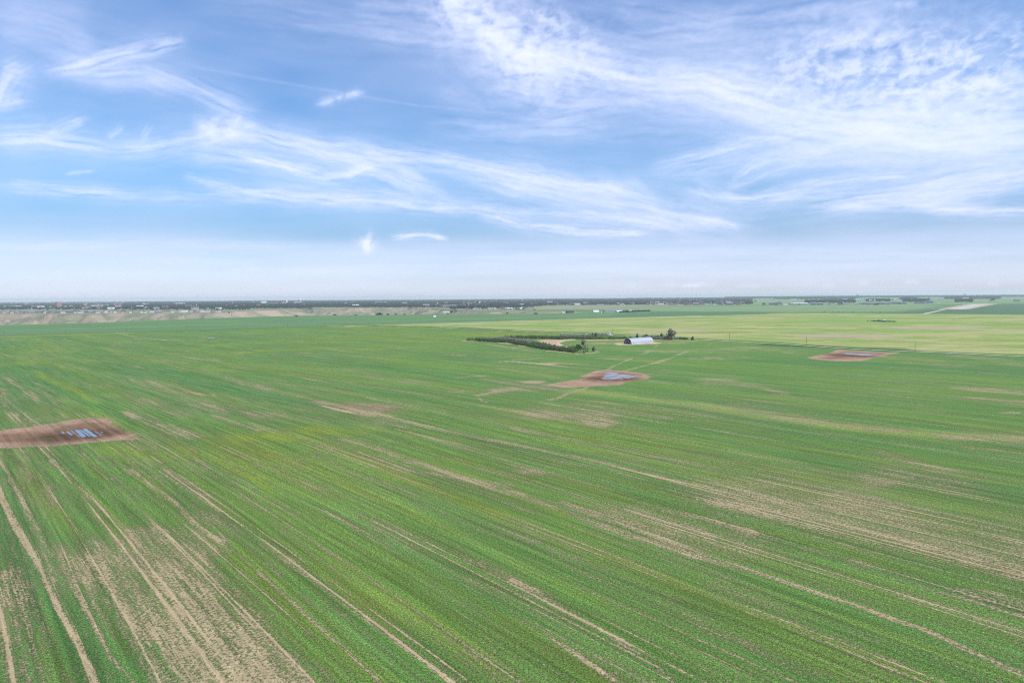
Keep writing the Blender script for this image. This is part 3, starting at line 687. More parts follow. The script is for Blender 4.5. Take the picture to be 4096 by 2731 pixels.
# upper right system
cloud([(1000, -20), (1110, 50), (1180, 120), (1250, 190)], 42, 1.5, 'f'); cloud([(1050, 10), (1150, 120)], 60, .5, 'o')
cloud([(1150, 100), (1300, 160), (1450, 190), (1600, 190), (1750, 225)], 27, 1.3, 's'); cloud([(1150, 100), (1350, 175), (1600, 190)], 24, .6, 'm')
cloud([(1250, 90), (1400, 130), (1600, 165), (1800, 180)], 60, .55, 's'); cloud([(1180, -10), (1260, 60), (1400, 150)], 34, .6, 'm')
cloud([(1560, 190), (1750, 245), (1900, 280), (2100, 300), (2400, 285)], 32, 1.6, 's', .8); cloud([(1650, 220), (1900, 255), (2100, 250), (2400, 215)], 40, .9, 's')
cloud([(1700, 190), (1900, 200), (2150, 220), (2400, 190)], 46, .9, 'm'); cloud([(1800, 140), (2000, 150), (2200, 190), (2352, 190)], 50, 1.3, 'm')
cloud([(1860, 100), (1990, 90), (2080, 115)], 20, 1.0, 'f'); cloud([(2090, 120), (2160, 105)], 26, 1.0, 'm'); cloud([(2190, 120), (2250, 130)], 26, 1.1, 'm')
cloud([(2290, 85), (2340, 110)], 22, 1.1, 'm'); cloud([(2055, 5), (2110, 10)], 9, .9, 'f'); cloud([(2040, 65), (2110, 60)], 14, .5, 'm')
cloud([(1460, 90), (1700, 60), (1950, 20), (2100, -20)], 36, .5, 's'); cloud([(1400, 10), (1550, 30), (1700, 60)], 26, .35, 's'); cloud([(1900, 70), (2200, 40), (2400, 20)], 26, .22, 'o')
cloud([(1120, 200), (1300, 235), (1500, 235), (1660, 225)], 14, .4, 's'); cloud([(1200, 280), (1450, 245), (1700, 265)], 20, .38, 's'); cloud([(1000, 290), (1300, 300), (1600, 300)], 24, .30, 's')
cloud([(1960, 295), (2150, 310), (2400, 300)], 30, 1.1, 's'); cloud([(1700, 290), (1900, 315), (2100, 325)], 26, .7, 's')
cloud([(1520, 378), (1650, 345), (1800, 310), (1960, 290)], 13, .8, 's', .5); cloud([(1560, 350), (1750, 345), (2000, 330), (2352, 345)], 26, .45, 's')
cloud([(1690, 410), (1720, 385), (1770, 362), (1860, 350), (2010, 318)], 8, .75, 's', .5); cloud([(1700, 372), (1900, 360), (2352, 360)], 26, .3, 'o')
cloud([(1560, 440), (1700, 465), (1850, 450)], 26, .5, 's'); cloud([(1610, 430), (1640, 452), (1760, 455), (1900, 438)], 9, .75, 's', .6)
cloud([(1680, 430), (1760, 400), (1850, 370)], 5, .4, 's'); cloud([(1830, 428), (1960, 412), (2100, 402)], 8, .75, 's', .5)
cloud([(1870, 470), (2000, 455), (2150, 445), (2352, 415)], 20, 1.0, 's', .6); cloud([(1900, 478), (2050, 470), (2250, 480)], 8, .8, 's', .5); cloud([(2100, 440), (2250, 410), (2400, 395)], 22, .9, 's', .6)
cloud([(2140, 480), (2250, 487), (2400, 487)], 7, 1.0, 's', .4); cloud([(1480, 400), (1600, 395), (1720, 375)], 14, .3, 's')
# middle
cloud([(470, 290), (600, 310), (720, 340), (850, 380), (960, 420), (1010, 440)], 17, .75, 's'); cloud([(530, 355), (640, 378), (740, 405), (800, 402), (870, 375)], 8, 1.1, 's', .5)
cloud([(700, 345), (820, 385), (900, 400), (980, 430)], 20, .55, 's'); cloud([(420, 350), (600, 370), (760, 400)], 22, .4, 's')
cloud([(650, 320), (850, 350), (1050, 375), (1200, 400), (1400, 435), (1500, 465)], 15, .85, 's', .6); cloud([(1040, 395), (1200, 430), (1400, 470), (1550, 500), (1700, 522)], 22, .75, 's', .7)
cloud([(1150, 395), (1280, 430), (1450, 440)], 28, .55, 's'); cloud([(1300, 500), (1500, 510), (1620, 520)], 16, .4, 's')
cloud([(1600, 500), (1650, 508), (1700, 524)], 7, .9, 's', .4); cloud([(1440, 400), (1500, 470), (1560, 520)], 26, .3, 'o')
cloud([(440, 410), (560, 440), (750, 458), (950, 472), (1120, 482)], 10, .85, 's', .5); cloud([(1100, 495), (1200, 515), (1330, 533), (1500, 535)], 9, 1.0, 's', .5)
cloud([(1000, 475), (1250, 490), (1400, 500), (1560, 525)], 9, .55, 's', .5); cloud([(0, 424), (120, 436), (300, 448)], 9, .7, 's', .5); cloud([(250, 452), (600, 452), (900, 475)], 12, .35, 's')
cloud([(600, 420), (900, 450), (1150, 470)], 14, .35, 's')
# left
cloud([(-10, 325), (90, 318), (180, 333), (250, 342)], 14, .8, 's', .7); cloud([(110, 305), (150, 290), (190, 275)], 8, .65, 's', .5); cloud([(-10, 310), (120, 300)], 18, .35, 's')
cloud([(250, 345), (340, 342), (440, 325), (560, 298)], 16, .65, 's', .7); cloud([(440, 300), (520, 300), (590, 310)], 20, .6, 'f'); cloud([(480, 315), (500, 272)], 7, .5, 's'); cloud([(540, 305), (555, 268)], 7, .5, 's')
cloud([(250, 320), (280, 290)], 8, .3, 's'); cloud([(330, 320), (350, 290)], 8, .25, 's')
cloud([(120, 168), (200, 145), (290, 122), (370, 102), (412, 98)], 10, .95, 's', .6); cloud([(200, 165), (330, 165), (430, 200), (530, 245), (570, 262)], 18, .55, 's', .8); cloud([(130, 170), (300, 180), (400, 180)], 20, .3, 'o')
cloud([(-10, 240), (8, 200), (20, 165), (50, 150)], 13, .85, 's', .6); cloud([(-10, 235), (60, 228)], 12, .6, 's'); cloud([(0, 160), (80, 185)], 14, .4, 's')
cloud([(-20, 60), (100, 90), (220, 130)], 40, .3, 's'); cloud([(0, 20), (200, 40)], 60, .2, 'o'); cloud([(500, 20), (900, 60), (1200, 100)], 34, .16, 's'); cloud([(800, 0), (1000, 30)], 30, .25, 's')
cloud([(400, 145), (600, 182), (780, 212), (950, 242), (1200, 262)], 2.2, .13, 'o', .12); cloud([(150, 400), (215, 392)], 2.5, .5, 'o', .3)
cloud([(728, 236), (760, 230), (790, 222), (832, 213)], 5.5, .8, 'f', .35); cloud([(840, 75), (1000, 90), (1100, 100)], 22, .2, 's'); cloud([(1120, 240), (1000, 215)], 18, .15, 'o')
# small low clouds
cloud([(836, 556), (850, 560)], 10.5, 3.2, 'f', .25); cloud([(846, 566), (855, 570)], 7, 1.6, 'f', .25)
cloud([(905, 546), (950, 541), (985, 540), (1025, 548)], 4.5, 1.5, 's', .2)
for (x_, y_, l_, d_) in ((1540, 652, 16, .9), (1585, 656, 22, .7), (1720, 655, 26, .35), (1858, 646, 7, .8), (1900, 655, 14, .35), (1985, 650, 10, .4), (2095, 648, 14, .6), (1620, 654, 22, .5), (2280, 652, 12, .35), (1450, 658, 16, .25), (560, 618, 40, .3), (700, 622, 60, .3)):
    cloud([(x_ - l_, y_ + 2), (x_, y_ - 1), (x_ + l_, y_ + 2)], 3.4, d_, 'f', .2)
cloud([(-100, 600), (500, 620), (1200, 610), (1800, 605), (2450, 600)], 34, .32, 's', .5, 12); cloud([(-100, 575), (300, 556), (700, 566)], 9, .25, 's', .3); cloud([(1200, 585), (1600, 575), (2450, 580)], 10, .2, 's', .3)
veil = .13 * np.clip(.55 + 1.6 * fbm(CX / 14, CY / 3.2, 5, 841), 0, 1) + (.10 * sstep(7, 1.0, CY) + .38 * sstep(5.4 + .5 * fbm(CX / 6, CY * 0, 3, 845), 3.6, CY)) * np.clip(.8 + .5 * fbm(CX / 9, CY / .9, 4, 843), 0, 1.2)
micro = 1 + .28 * fbm(CX / .7 + wx, CY / .28, 3, 851)
dens *= 1 - .42 * sstep(3, 12, CX) * sstep(8.5, 12, CY)
alpha = 1 - np.exp(-(dens * micro * .92 + veil))
alpha = np.clip(alpha * .95, 0, .95) * sstep(50, 46.5, np.abs(CX)) * sstep(39, 32, CY)
tE = np.tan(np.radians(CY)); HL = 8000.0
cr = RE * (-tE + np.sqrt(tE * tE + 2 * (HL - CAM_H) / RE))
cv = np.stack([cr * np.sin(np.radians(CX)), cr * np.cos(np.radians(CX)), CAM_H + cr * tE], -1)
nx_, ny_ = len(cx), len(cy)
ci = np.arange(ny_ - 1)[:, None] * nx_ + np.arange(nx_ - 1)[None, :]
cq = np.stack([ci, ci + nx_, ci + nx_ + 1, ci + 1], -1).reshape(-1)
s = NT("ice_cloud")
al = s.attr("alpha").outputs['Fac']
dif = s.n("ShaderNodeBsdfDiffuse"); dif.inputs[0].default_value = (.93, .93, .95, 1)
trl = s.n("ShaderNodeBsdfTranslucent"); trl.inputs[0].default_value = (.86, .83, .91, 1)
ms = s.n("ShaderNodeMixShader"); ms.inputs[0].default_value = .82; s.l(dif.outputs[0], ms.inputs[1]); s.l(trl.outputs[0], ms.inputs[2])
tr = s.n("ShaderNodeBsdfTransparent"); m2s = s.n("ShaderNodeMixShader"); s.l(al, m2s.inputs[0]); s.l(tr.outputs[0], m2s.inputs[1]); s.l(ms.outputs[0], m2s.inputs[2])
s.done(m2s.outputs[0])
cm_ = make_mesh("clouds", cv, cq, 4, s.m, True)
cm_.attributes.new("alpha", 'FLOAT', 'POINT').data.foreach_set("value", alpha.astype(np.float32))
tag(obj("clouds", cm_), kind='stuff', label="thin white cirrus streaks and fluffy patches across the blue sky", cat="clouds")

# ------------------------------------------------------------------ simple materials
def plain(name, c, rough=.8, spec=.2, metal=0.0, var=.12, scale=.6):
    s = NT(name)
    g = s.n("ShaderNodeTexCoord").outputs['Object']
    n_ = s.mapr(s.noise(g, scale, 4, .6), .3, .7, 1 - var, 1 + var)
    v = s.n("ShaderNodeVectorMath", operation='SCALE'); v.inputs[0].default_value = c; s.l(n_, v.inputs['Scale'])
    return s.done(s.bsdf(v.outputs[0], rough, spec, metal).outputs[0])
def leafmat(name, c, var=.45, trans=.42):
    s = NT(name)
    pos = s.n("ShaderNodeNewGeometry").outputs['Position']
    k = s.math('MULTIPLY', s.mapr(s.noise(pos, 1.3, 3, .6), .3, .7, 1 - var, 1 + var), s.mapr(s.noise(pos, .22, 2, .5), .3, .7, .8, 1.25))
    v = s.n("ShaderNodeVectorMath", operation='SCALE'); v.inputs[0].default_value = c; s.l(k, v.inputs['Scale'])
    b = s.bsdf(v.outputs[0], .7, .15)
    t = s.n("ShaderNodeBsdfTranslucent"); s.l(v.outputs[0], t.inputs[0])
    m_ = s.n("ShaderNodeMixShader"); m_.inputs[0].default_value = trans; s.l(b.outputs[0], m_.inputs[1]); s.l(t.outputs[0], m_.inputs[2])
    return s.done(m_.outputs[0])
M = dict(
    leaf_dark=leafmat("leaf_dark", (.10, .155, .06)), leaf_olive=leafmat("leaf_olive", (.42, .44, .27)), leaf_grey=leafmat("leaf_grey", (.33, .34, .26)),
    leaf_spruce=leafmat("leaf_spruce", (.05, .085, .05)), leaf_wood=leafmat("leaf_wood", (.045, .075, .055), .6), leaf_hedge=leafmat("leaf_hedge", (.15, .19, .085), .5),
    leaf_bare=leafmat("leaf_bare", (.28, .23, .20), .3), bark=plain("bark", (.30, .27, .22)), pole=plain("pole_wood", (.13, .10, .075)), wire=plain("wire", (.45, .45, .45), .4, .5),
    galv=None, dark=plain("dark_steel", (.05, .055, .075), .6), paleblue=plain("pale_panel", (.30, .31, .36)), glass=plain("window_pane", (.55, .60, .66), .25, .5), white=plain("white_paint", (.80, .80, .78)),
    whitish=plain('off_white_roof', (.55, .55, .57), .6), cream=plain("cream_wall", (.62, .58, .48)), brick=plain("red_brick", (.42, .22, .18)), roofdark=plain("dark_shingle", (.09, .085, .11)), roofgrey=plain("grey_shingle", (.25, .24, .27)), roofred=plain("red_roof", (.22, .07, .06)),
    roofwhite=plain("white_roof", (.78, .78, .80), .5), tan=plain("tan_wall", (.45, .37, .29)), greysteel=plain("grey_steel", (.42, .43, .50), .5), tyre=plain("tyre", (.03, .03, .03)), bluedome=plain("blue_tank", (.35, .52, .62), .5),
    concrete=plain("concrete", (.5, .48, .45)), orangebase=plain("orange_trim", (.6, .35, .12)))
def galv():
    s = NT("galvanised_sheet")
    g = s.n("ShaderNodeTexCoord").outputs['Object']
    n_ = s.noise(s.vscale(g, (.08, 1.2, .25)), 1.0, 3, .55); n2 = s.noise(g, .9, 4, .6)
    k = s.math('MULTIPLY', s.mapr(n_, .3, .7, .90, 1.06), s.mapr(n2, .3, .7, .95, 1.04))
    v = s.n("ShaderNodeVectorMath", operation='SCALE'); v.inputs[0].default_value = (.44, .465, .52); s.l(k, v.inputs['Scale'])
    return s.done(s.bsdf(v.outputs[0], .55, .4, .12).outputs[0])
M['galv'] = galv()

# ------------------------------------------------------------------ mesh builder
class MB:
    def __init__(s): s.v = []; s.f = []
    def quad(s, *p):
        b = len(s.v); s.v += [tuple(q) for q in p]; s.f.append(tuple(range(b, b + len(p))))
    def box(s, x0, x1, y0, y1, z0, z1):
        b = len(s.v)
        s.v += [(x, y, z) for z in (z0, z1) for y in (y0, y1) for x in (x0, x1)]
        s.f += [tuple(b + i for i in q) for q in ((0, 2, 3, 1), (4, 5, 7, 6), (0, 1, 5, 4), (2, 6, 7, 3), (0, 4, 6, 2), (1, 3, 7, 5))]
        return s
    def tube(s, p0, p1, r0_, r1_, n=7, cap=True):
        p0 = Vector(p0); p1 = Vector(p1); d = (p1 - p0).normalized(); a_ = d.orthogonal().normalized(); b_ = d.cross(a_)
        b = len(s.v)
        for p, r_ in ((p0, r0_), (p1, r1_)):
            for i in range(n):
                t = 2 * math.pi * i / n; s.v.append(tuple(p + (a_ * math.cos(t) + b_ * math.sin(t)) * r_))
        for i in range(n): s.f.append((b + i, b + (i + 1) % n, b + n + (i + 1) % n, b + n + i))
        if cap: s.f.append(tuple(b + i for i in range(n))[::-1]); s.f.append(tuple(b + n + i for i in range(n)))
        return s
    def prism(s, prof, x0, x1):
        """profile of (y,z) points extruded along x"""
        b = len(s.v); n = len(prof)
        s.v += [(x0, y, z) for y, z in prof] + [(x1, y, z) for y, z in prof]
        for i in range(n): s.f.append((b + i, b + (i + 1) % n, b + n + (i + 1) % n, b + n + i))
        s.f.append(tuple(b + i for i in range(n))[::-1]); s.f.append(tuple(b + n + i for i in range(n)))
        return s
    def mesh(s, name, mat, smooth=False):
        me = bpy.data.meshes.new(name); me.from_pydata(s.v, [], s.f); me.materials.append(mat)
        if smooth: me.polygons.foreach_set("use_smooth", [True] * len(me.polygons))
        me.update(); return me
    def build(s, name, mat, parent=None, smooth=False): return obj(name, s.mesh(name, mat, smooth), parent)
def empty(name, loc=(0, 0, 0), rz=0, **k):
    o = bpy.data.objects.new(name, None); COL.objects.link(o); o.location = loc; o.rotation_euler = (0, 0, rz); o.empty_display_size = .5
    tag(o, **k); return o
def copy_tree(o, loc=None, rz=None, scale=None, label=None, group=None):
    def rec(a_, par):
        c = a_.copy(); COL.objects.link(c); c.parent = par
        for ch in a_.children: rec(ch, c)
        return c
    kids = list(o.children); c = o.copy(); COL.objects.link(c)
    for ch in kids: rec(ch, c)
    if loc is not None: c.location = loc
    if rz is not None: c.rotation_euler = (0, 0, rz)
    if scale is not None: c.scale = scale
    if label: c['label'] = label
    if group: c['group'] = group
    return c
def yaw(px, py): 
    d = ray(px, py); return -math.atan2(d[0], d[1])
def rng_(p): return float(np.linalg.norm(hit(p)))
def m_per_px(p): return rng_(p) / F

def leaf_quads(pts, sizes, flat=.0, seed=0):
    r = np.random.default_rng(seed); n = len(pts)
    nrm = r.normal(size=(n, 3)); nrm[:, 2] = np.abs(nrm[:, 2]) + flat; nrm /= np.linalg.norm(nrm, axis=1)[:, None]
    t = np.cross(nrm, r.normal(size=(n, 3))); t /= np.linalg.norm(t, axis=1)[:, None]; b = np.cross(nrm, t)
    s_ = np.asarray(sizes).reshape(-1, 1) * .5; k = r.uniform(.55, 1.0, (n, 1))
    v = np.stack([pts - t * s_ - b * s_ * k, pts + t * s_ - b * s_ * k * .6, pts + t * s_ * .8 + b * s_ * k, pts - t * s_ * .7 + b * s_ * k], 1).reshape(-1, 3)
    return v
def leaves_mesh(name, pts, sizes, mat, seed=0, flat=0.0):
    v = leaf_quads(np.asarray(pts), sizes, flat, seed)
    return make_mesh(name, v, np.arange(len(v)), 4, mat)
def tree(name, loc, h, w_, kind, label, group=None, n=700, mat=None, seed=0, cat='tree'):
    r = np.random.default_rng(seed + 5)
    root = empty(name, loc, label=label, cat=cat, group=group)
    tb = MB(); P_ = []; S_ = []
    if kind == 'spruce':
        tb.tube((0, 0, -.3), (0, 0, h * .95), w_ * .05, .03)
        nt_ = max(7, int(h * 1.6))
        for i in range(nt_):
            f = i / nt_; z = h * (.1 + .9 * f); rad = w_ * .5 * (1 - f) ** .8 * r.uniform(.75, 1.15)
            for k in range(max(4, int(n / nt_ * (1.4 - f)))):
                a_ = r.uniform(0, 2 * math.pi); q = r.uniform(.15, 1) ** .6
                P_.append((math.cos(a_) * rad * q, math.sin(a_) * rad * q, z - q * rad * .35)); S_.append(h * .06 + .15)
    else:
        stems = 1 if kind == 'dense' else (3 if kind == 'open' else 5)
        th = h * {'dense': .25, 'open': .14, 'bush': .1}[kind]
        for k in range(stems):
            a_ = r.uniform(0, 6.28); sp = w_ * (.1 if stems > 1 else 0)
            top = (math.cos(a_) * sp * 2, math.sin(a_) * sp * 2, h * r.uniform(.6, .8))
            tb.tube((math.cos(a_) * sp * .4, math.sin(a_) * sp * .4, -.3), (math.cos(a_) * sp, math.sin(a_) * sp, th), h * .028, h * .02, 6)
            tb.tube((math.cos(a_) * sp, math.sin(a_) * sp, th), top, h * .02, h * .006, 5)
        ncl = {'open': 46, 'dense': 22, 'bush': 14}[kind]
        if n < 200: ncl = 9
        for k in range(ncl):
            a_ = r.uniform(0, 6.28); f = r.uniform(0, 1)
            zz = th + (h - th) * (f ** .8) * .93
            env = {'open': 1.0 - .55 * abs(f - .3) * 1.6, 'dense': math.sqrt(max(.05, 1 - (2 * f - .9) ** 2 * .75)), 'bush': 1 - .5 * f}[kind]
            rad = w_ * .5 * env * r.uniform(.25, .95)
            if kind == 'bush': zz = h * (.12 + .8 * f)
            c_ = np.array((math.cos(a_) * rad, math.sin(a_) * rad, zz))
            cr_ = w_ * {'open': .12, 'dense': .17, 'bush': .2}[kind] * r.uniform(.7, 1.4)
            if k % 2 == 0: tb.tube((c_[0] * .15, c_[1] * .15, max(th * .8, zz * .5)), tuple(c_), h * .009, h * .003, 4, False)
            m_ = max(3, n // ncl)
            q = r.normal(size=(m_, 3)); q /= np.linalg.norm(q, axis=1)[:, None]; q *= (r.uniform(0, 1, (m_, 1)) ** .45) * cr_ * np.array([1, 1, .75])
            P_ += [tuple(c_ + z_) for z_ in q]; S_ += [cr_ * .42 + .12] * m_
    tb.build('trunk', M['bark'], root)
    P_ = np.array(P_); P_[:, 2] = np.maximum(P_[:, 2], .1)
    obj('crown', leaves_mesh('crown', P_, S_, mat or M['leaf_dark'], seed), root)
    return root
def pxm(base, hpx): return hpx * rng_(base) / F     # metres for a height in photo pixels at a ground pixel

# ------------------------------------------------------------------ the arched steel shed
ga = np.array(hit(Z7(612, 450))); gb = np.array(hit(Z7(782, 458))); gc = np.array(hit(Z7(1195, 428)))
ax_ = gc - gb; LEN = float(np.linalg.norm(ax_)); ax_ /= LEN
gw = gb - ga; gw -= ax_ * (gw @ ax_); WID = float(np.linalg.norm(gw)); gw /= WID
HT = pxm(Z7(700, 455), 22.3)
org = gb - gw * WID / 2
shed = empty('arched_shed', (org[0], org[1], gz(*org)), math.atan2(ax_[1], ax_[0]), label="long silvery arched steel shed with a dark gable end, on a bare dirt pad", cat="shed")
def arch(sc=1.0, n=28, base=0.0):
    out = []
    for i in range(n + 1):
        t = math.pi * i / n
        out.append((math.cos(t) * WID / 2 * sc, base + (math.sin(t) ** .86) * (HT - base) * (sc if sc < 1 else sc)))
    return out
sh = MB(); nst = int(LEN / .9); pr = arch(); n_ = len(pr)
for i in range(nst * 2 + 1):
    x = LEN * i / (nst * 2); k = 1.0 + (.005 if i % 2 else 0)
    for y, z in pr: sh.v.append((x, y * k, z * k))
for i in range(nst * 2):
    for j in range(n_ - 1):
        a_ = i * n_ + j; sh.f.append((a_, a_ + n_, a_ + n_ + 1, a_ + 1))
sh.build('roof_shell', M['galv'], shed)
ribs = MB()
for i in range(1, 9):
    x = LEN * i / 9
    ribs = MB()
    for (y0, z0), (y1, z1) in zip(pr[:-1], pr[1:]): ribs.tube((x, y0 * 1.02, z0 * 1.02), (x, y1 * 1.02, z1 * 1.02), .05, .05, 4, False)
    ribs.build('seam', M['greysteel'], shed)
pass
fw = MB(); pf = arch(.985); fw.prism([(y, z) for y, z in pf] , .25, .4); fw.build('front_wall', M['dark'], shed)
bw = MB(); bw.prism(pf, LEN - .4, LEN - .25); bw.build('rear_wall', M['greysteel'], shed)
dr_ = MB(); dr_.box(.05, .2, -WID * .24, WID * .27, 0, HT * .66); door = dr_.build('door', plain("door_panel", (.035, .04, .075)), shed)
for y0 in (-WID * .17, WID * .055):
    p_ = MB(); p_.box(-.02, .03, y0, y0 + WID * .15, HT * .40, HT * .51); p_.build('window', M['glass'], door)
p_ = MB(); p_.box(.08, .2, -WID * .40, -WID * .26, 0, HT * .5); p_.build('side_panel', M['paleblue'], shed)
p_ = MB(); p_.box(.08, .2, WID * .29, WID * .40, 0, HT * .5); p_.build('side_panel', M['paleblue'], shed)
rim_ = MB()
for (y0, z0), (y1, z1) in zip(pr[:-1], pr[1:]): rim_.tube((-.02, y0, z0), (-.02, y1, z1), .16, .16, 5, False)
rim_.build('edge_trim', M['greysteel'], shed)
for sy in (-1, 1):
    p_ = MB(); p_.box(-.1, LEN, sy * WID / 2 * 1.02 - .2, sy * WID / 2 * 1.02 + .2, -.3, .35); p_.build('footing', M['concrete'], shed)

# ------------------------------------------------------------------ shelterbelts
def in_poly(x, y, q):
    ins = np.zeros(len(x), bool)
    for i in range(len(q)):
        a_ = q[i]; b_ = q[(i + 1) % len(q)]
        c = ((a_[1] > y) != (b_[1] > y)); xi = (b_[0] - a_[0]) * (y - a_[1]) / (b_[1] - a_[1] + 1e-12) + a_[0]; ins ^= c & (x < xi)
    return ins
def thicket(name, poly, h, spacing, per, leaf, mat, label, seed=0, cat='hedge', hv_=.35, lean=None, kind='stuff'):
    q = hits(poly); r = np.random.default_rng(seed)
    x0, y0 = q.min(0); x1, y1 = q.max(0); n0 = int((x1 - x0) * (y1 - y0) / spacing ** 2) + 4
    x = r.uniform(x0, x1, n0); y = r.uniform(y0, y1, n0); k = in_poly(x, y, q); x, y = x[k], y[k]
    z = terrain(x, y); n = len(x)
    hh = h * (1 - hv_ + hv_ * 1.6 * (r.uniform(0, 1, n) ** 1.5) + .35 * fbm(x / (spacing * 5), y / (spacing * 5), 3, seed))
    hh = np.maximum(hh, h * .35)
    d = r.normal(size=(n, per, 3)); d /= np.linalg.norm(d, axis=2)[:, :, None]; rad = r.uniform(0, 1, (n, per, 1)) ** .4
    wv = (spacing * .72) * r.uniform(.8, 1.3, (n, 1, 1))
    p = d * rad; pts = np.stack([x[:, None] + p[..., 0] * wv[..., 0], y[:, None] + p[..., 1] * wv[..., 0], z[:, None] + hh[:, None] * (.52 + .5 * p[..., 2])], -1).reshape(-1, 3)
    me_ = leaves_mesh(name, pts, np.full(len(pts), leaf) * r.uniform(.7, 1.3, len(pts)), mat, seed)
    return tag(obj(name, me_), label=label, cat=cat, kind=kind)
HF = [ZH(78, 245), ZH(300, 250), ZH(600, 268), ZH(900, 286), ZH(1060, 300), ZH(1300, 345), ZH(1600, 398), ZH(1900, 450), ZH(2250, 488), ZH(2352, 498), ZT(250, 660), ZT(480, 690), ZT(560, 650), ZT(480, 600), ZT(200, 600), ZT(0, 570), ZH(2200, 445), ZH(2000, 405), ZH(1760, 365), ZH(1640, 345), ZH(1500, 330), ZH(1300, 300), ZH(1000, 262), ZH(600, 246), ZH(100, 240)]
thicket('shelterbelt', HF, 4.6, 2.0, 42, .62, M['leaf_hedge'], "dense dark green shelterbelt hedge running along the field edge to the tall trees", 3)
HB = [ZH(300, 246), ZH(600, 246), ZH(1000, 262), ZH(1300, 300), ZH(1500, 330), ZH(1650, 300), ZH(1640, 285), ZH(1300, 250), ZH(900, 205), ZH(500, 222)]
thicket('thicket', HB, 4.4, 2.6, 34, .6, M['leaf_grey'], "greyish brown thicket behind the dark hedge beside the dirt yard", 4)
thicket('hedgerow', [ZH(900, 200), ZH(1000, 196), ZH(1300, 196), ZH(1900, 200), ZH(2352, 215), ZT(0, 210), ZT(100, 215), ZT(600, 225), ZT(870, 240), ZT(860, 222), ZT(600, 205), ZT(0, 190), ZH(1900, 178), ZH(1500, 172), ZH(1000, 180)], 4.0, 2.2, 36, .6, M['leaf_hedge'], "uneven hedgerow along the back of the dirt yard", 5)
thicket('hedgerow', [ZT(640, 232), ZT(1000, 240), ZT(1500, 236), ZT(2000, 228), ZT(2400, 215), ZT(2400, 208), ZT(1600, 222), ZT(700, 224)], 4.2, 2.0, 36, .55, M['leaf_hedge'], "low clipped hedgerow leading towards the arched shed", 6)
thicket('hedgerow', [ZT(0, 205), ZT(560, 190), ZT(900, 160), ZT(1240, 145), ZT(1500, 128), ZT(1810, 100), ZT(1800, 92), ZT(1400, 112), ZT(1000, 132), ZT(600, 150), ZT(0, 160)], 4.9, 2.2, 36, .6, M['leaf_grey'], "taller grey green hedgerow behind the strip of lush grass", 7)
thicket('thicket', [ZR(60, 545), ZR(250, 560), ZR(430, 565), ZR(860, 588), ZR(1050, 585), ZR(1160, 560), ZR(900, 548), ZR(400, 535), ZR(80, 528)], 5.6, 2.4, 40, .6, M['leaf_grey'], "grey shrubby thicket behind the right end of the arched shed", 8)
thicket('hedgerow', [ZR(1170, 562), ZR(1400, 572), ZR(1640, 582), ZR(1640, 570), ZR(1180, 552)], 3.6, 2.0, 34, .5, M['leaf_dark'], "short dark hedgerow between the large grey tree and the round bush", 9)
# trees around the farmstead
def tp(name, p, hpx, wpx, kind, label, mat, n=900, seed=0, cat='tree', group=None):
    L = at(*p); k = rng_(p) / F
    return tree(name, L, hpx * k, wpx * k, kind, label, group, n, M[mat], seed, cat)
tp('cottonwood_tree', ZT(810, 690), 58, 34, 'open', "tall open grey green tree with a forked trunk at the hedge end", 'leaf_olive', 2400, 1)
tp('tree', ZT(600, 640), 31, 25, 'open', "dark leafy tree with pale dead branches left of the tall forked tree", 'leaf_dark', 1500, 2)
tp('tree', ZT(690, 615), 24, 14, 'dense', "dark bushy tree close behind the tall forked tree", 'leaf_dark', 900, 3)
tp('tree', ZT(920, 660), 24, 15, 'open', "small grey tree close to the right of the tall forked tree", 'leaf_grey', 900, 4)
tp('bush', ZT(1135, 622), 17, 21, 'bush', "round greyish bush standing alone right of the tall forked tree", 'leaf_grey', 1100, 5, 'bush')
tp('dead_tree', ZT(265, 580), 19, 9, 'open', "pinkish grey dead sapling standing above the hedge", 'leaf_bare', 260, 6)
tp('bush', ZT(75, 495), 8, 5, 'bush', "small dark bush beside the curved dirt track", 'leaf_dark', 250, 7, 'bush')
tp('bush', ZT(135, 508), 8, 6, 'bush', "second small dark bush by the curved dirt track, nearer the dead sapling", 'leaf_dark', 250, 8, 'bush')
tp('shrub', ZH(1810, 320), 11, 5, 'dense', "narrow upright dark shrub in front of the dirt yard", 'leaf_dark', 300, 9, 'shrub')
tp('shrub', ZH(1722, 305), 8, 6, 'bush', "small shrub at the left corner of the dirt yard", 'leaf_dark', 250, 10, 'shrub')
tp('shrub', ZH(1870, 325), 9, 8, 'bush', "grey shrub right of the narrow upright shrub", 'leaf_grey', 300, 11, 'shrub')
tp('shrub', ZH(1945, 335), 7, 8, 'bush', "low brownish shrub along the dirt yard, third from its left corner", 'leaf_bare', 260, 12, 'shrub')
tp('shrub', ZH(2062, 355), 6, 7, 'bush', "low dark shrub near the middle of the dirt yard's front edge", 'leaf_dark', 260, 13, 'shrub')
tp('tree', ZH(965, 215), 21, 13, 'open', "lumpy tree rising above the left part of the hedge", 'leaf_olive', 500, 14)
tp('tree', ZH(1243, 205), 15, 9, 'dense', "round dark tree above the hedge left of the dirt yard", 'leaf_dark', 500, 15)
tp('tree', ZT(1200, 145), 17, 13, 'open', "bluish green tree in the middle of the taller hedgerow", 'leaf_spruce', 800, 16)
tp('tree', ZT(1090, 150), 18, 7, 'dense', "narrow bluish tree just left of the tree in the taller hedgerow", 'leaf_spruce', 500, 17)
tp('tree', ZT(790, 165), 14, 5, 'spruce', "thin spiky tree near the left of the taller hedgerow", 'leaf_spruce', 400, 18)
tp('spruce_tree', Z7(888, 335), 20, 12, 'spruce', "small dark spruce beside the road left of the grey thicket", 'leaf_spruce', 700, 19)
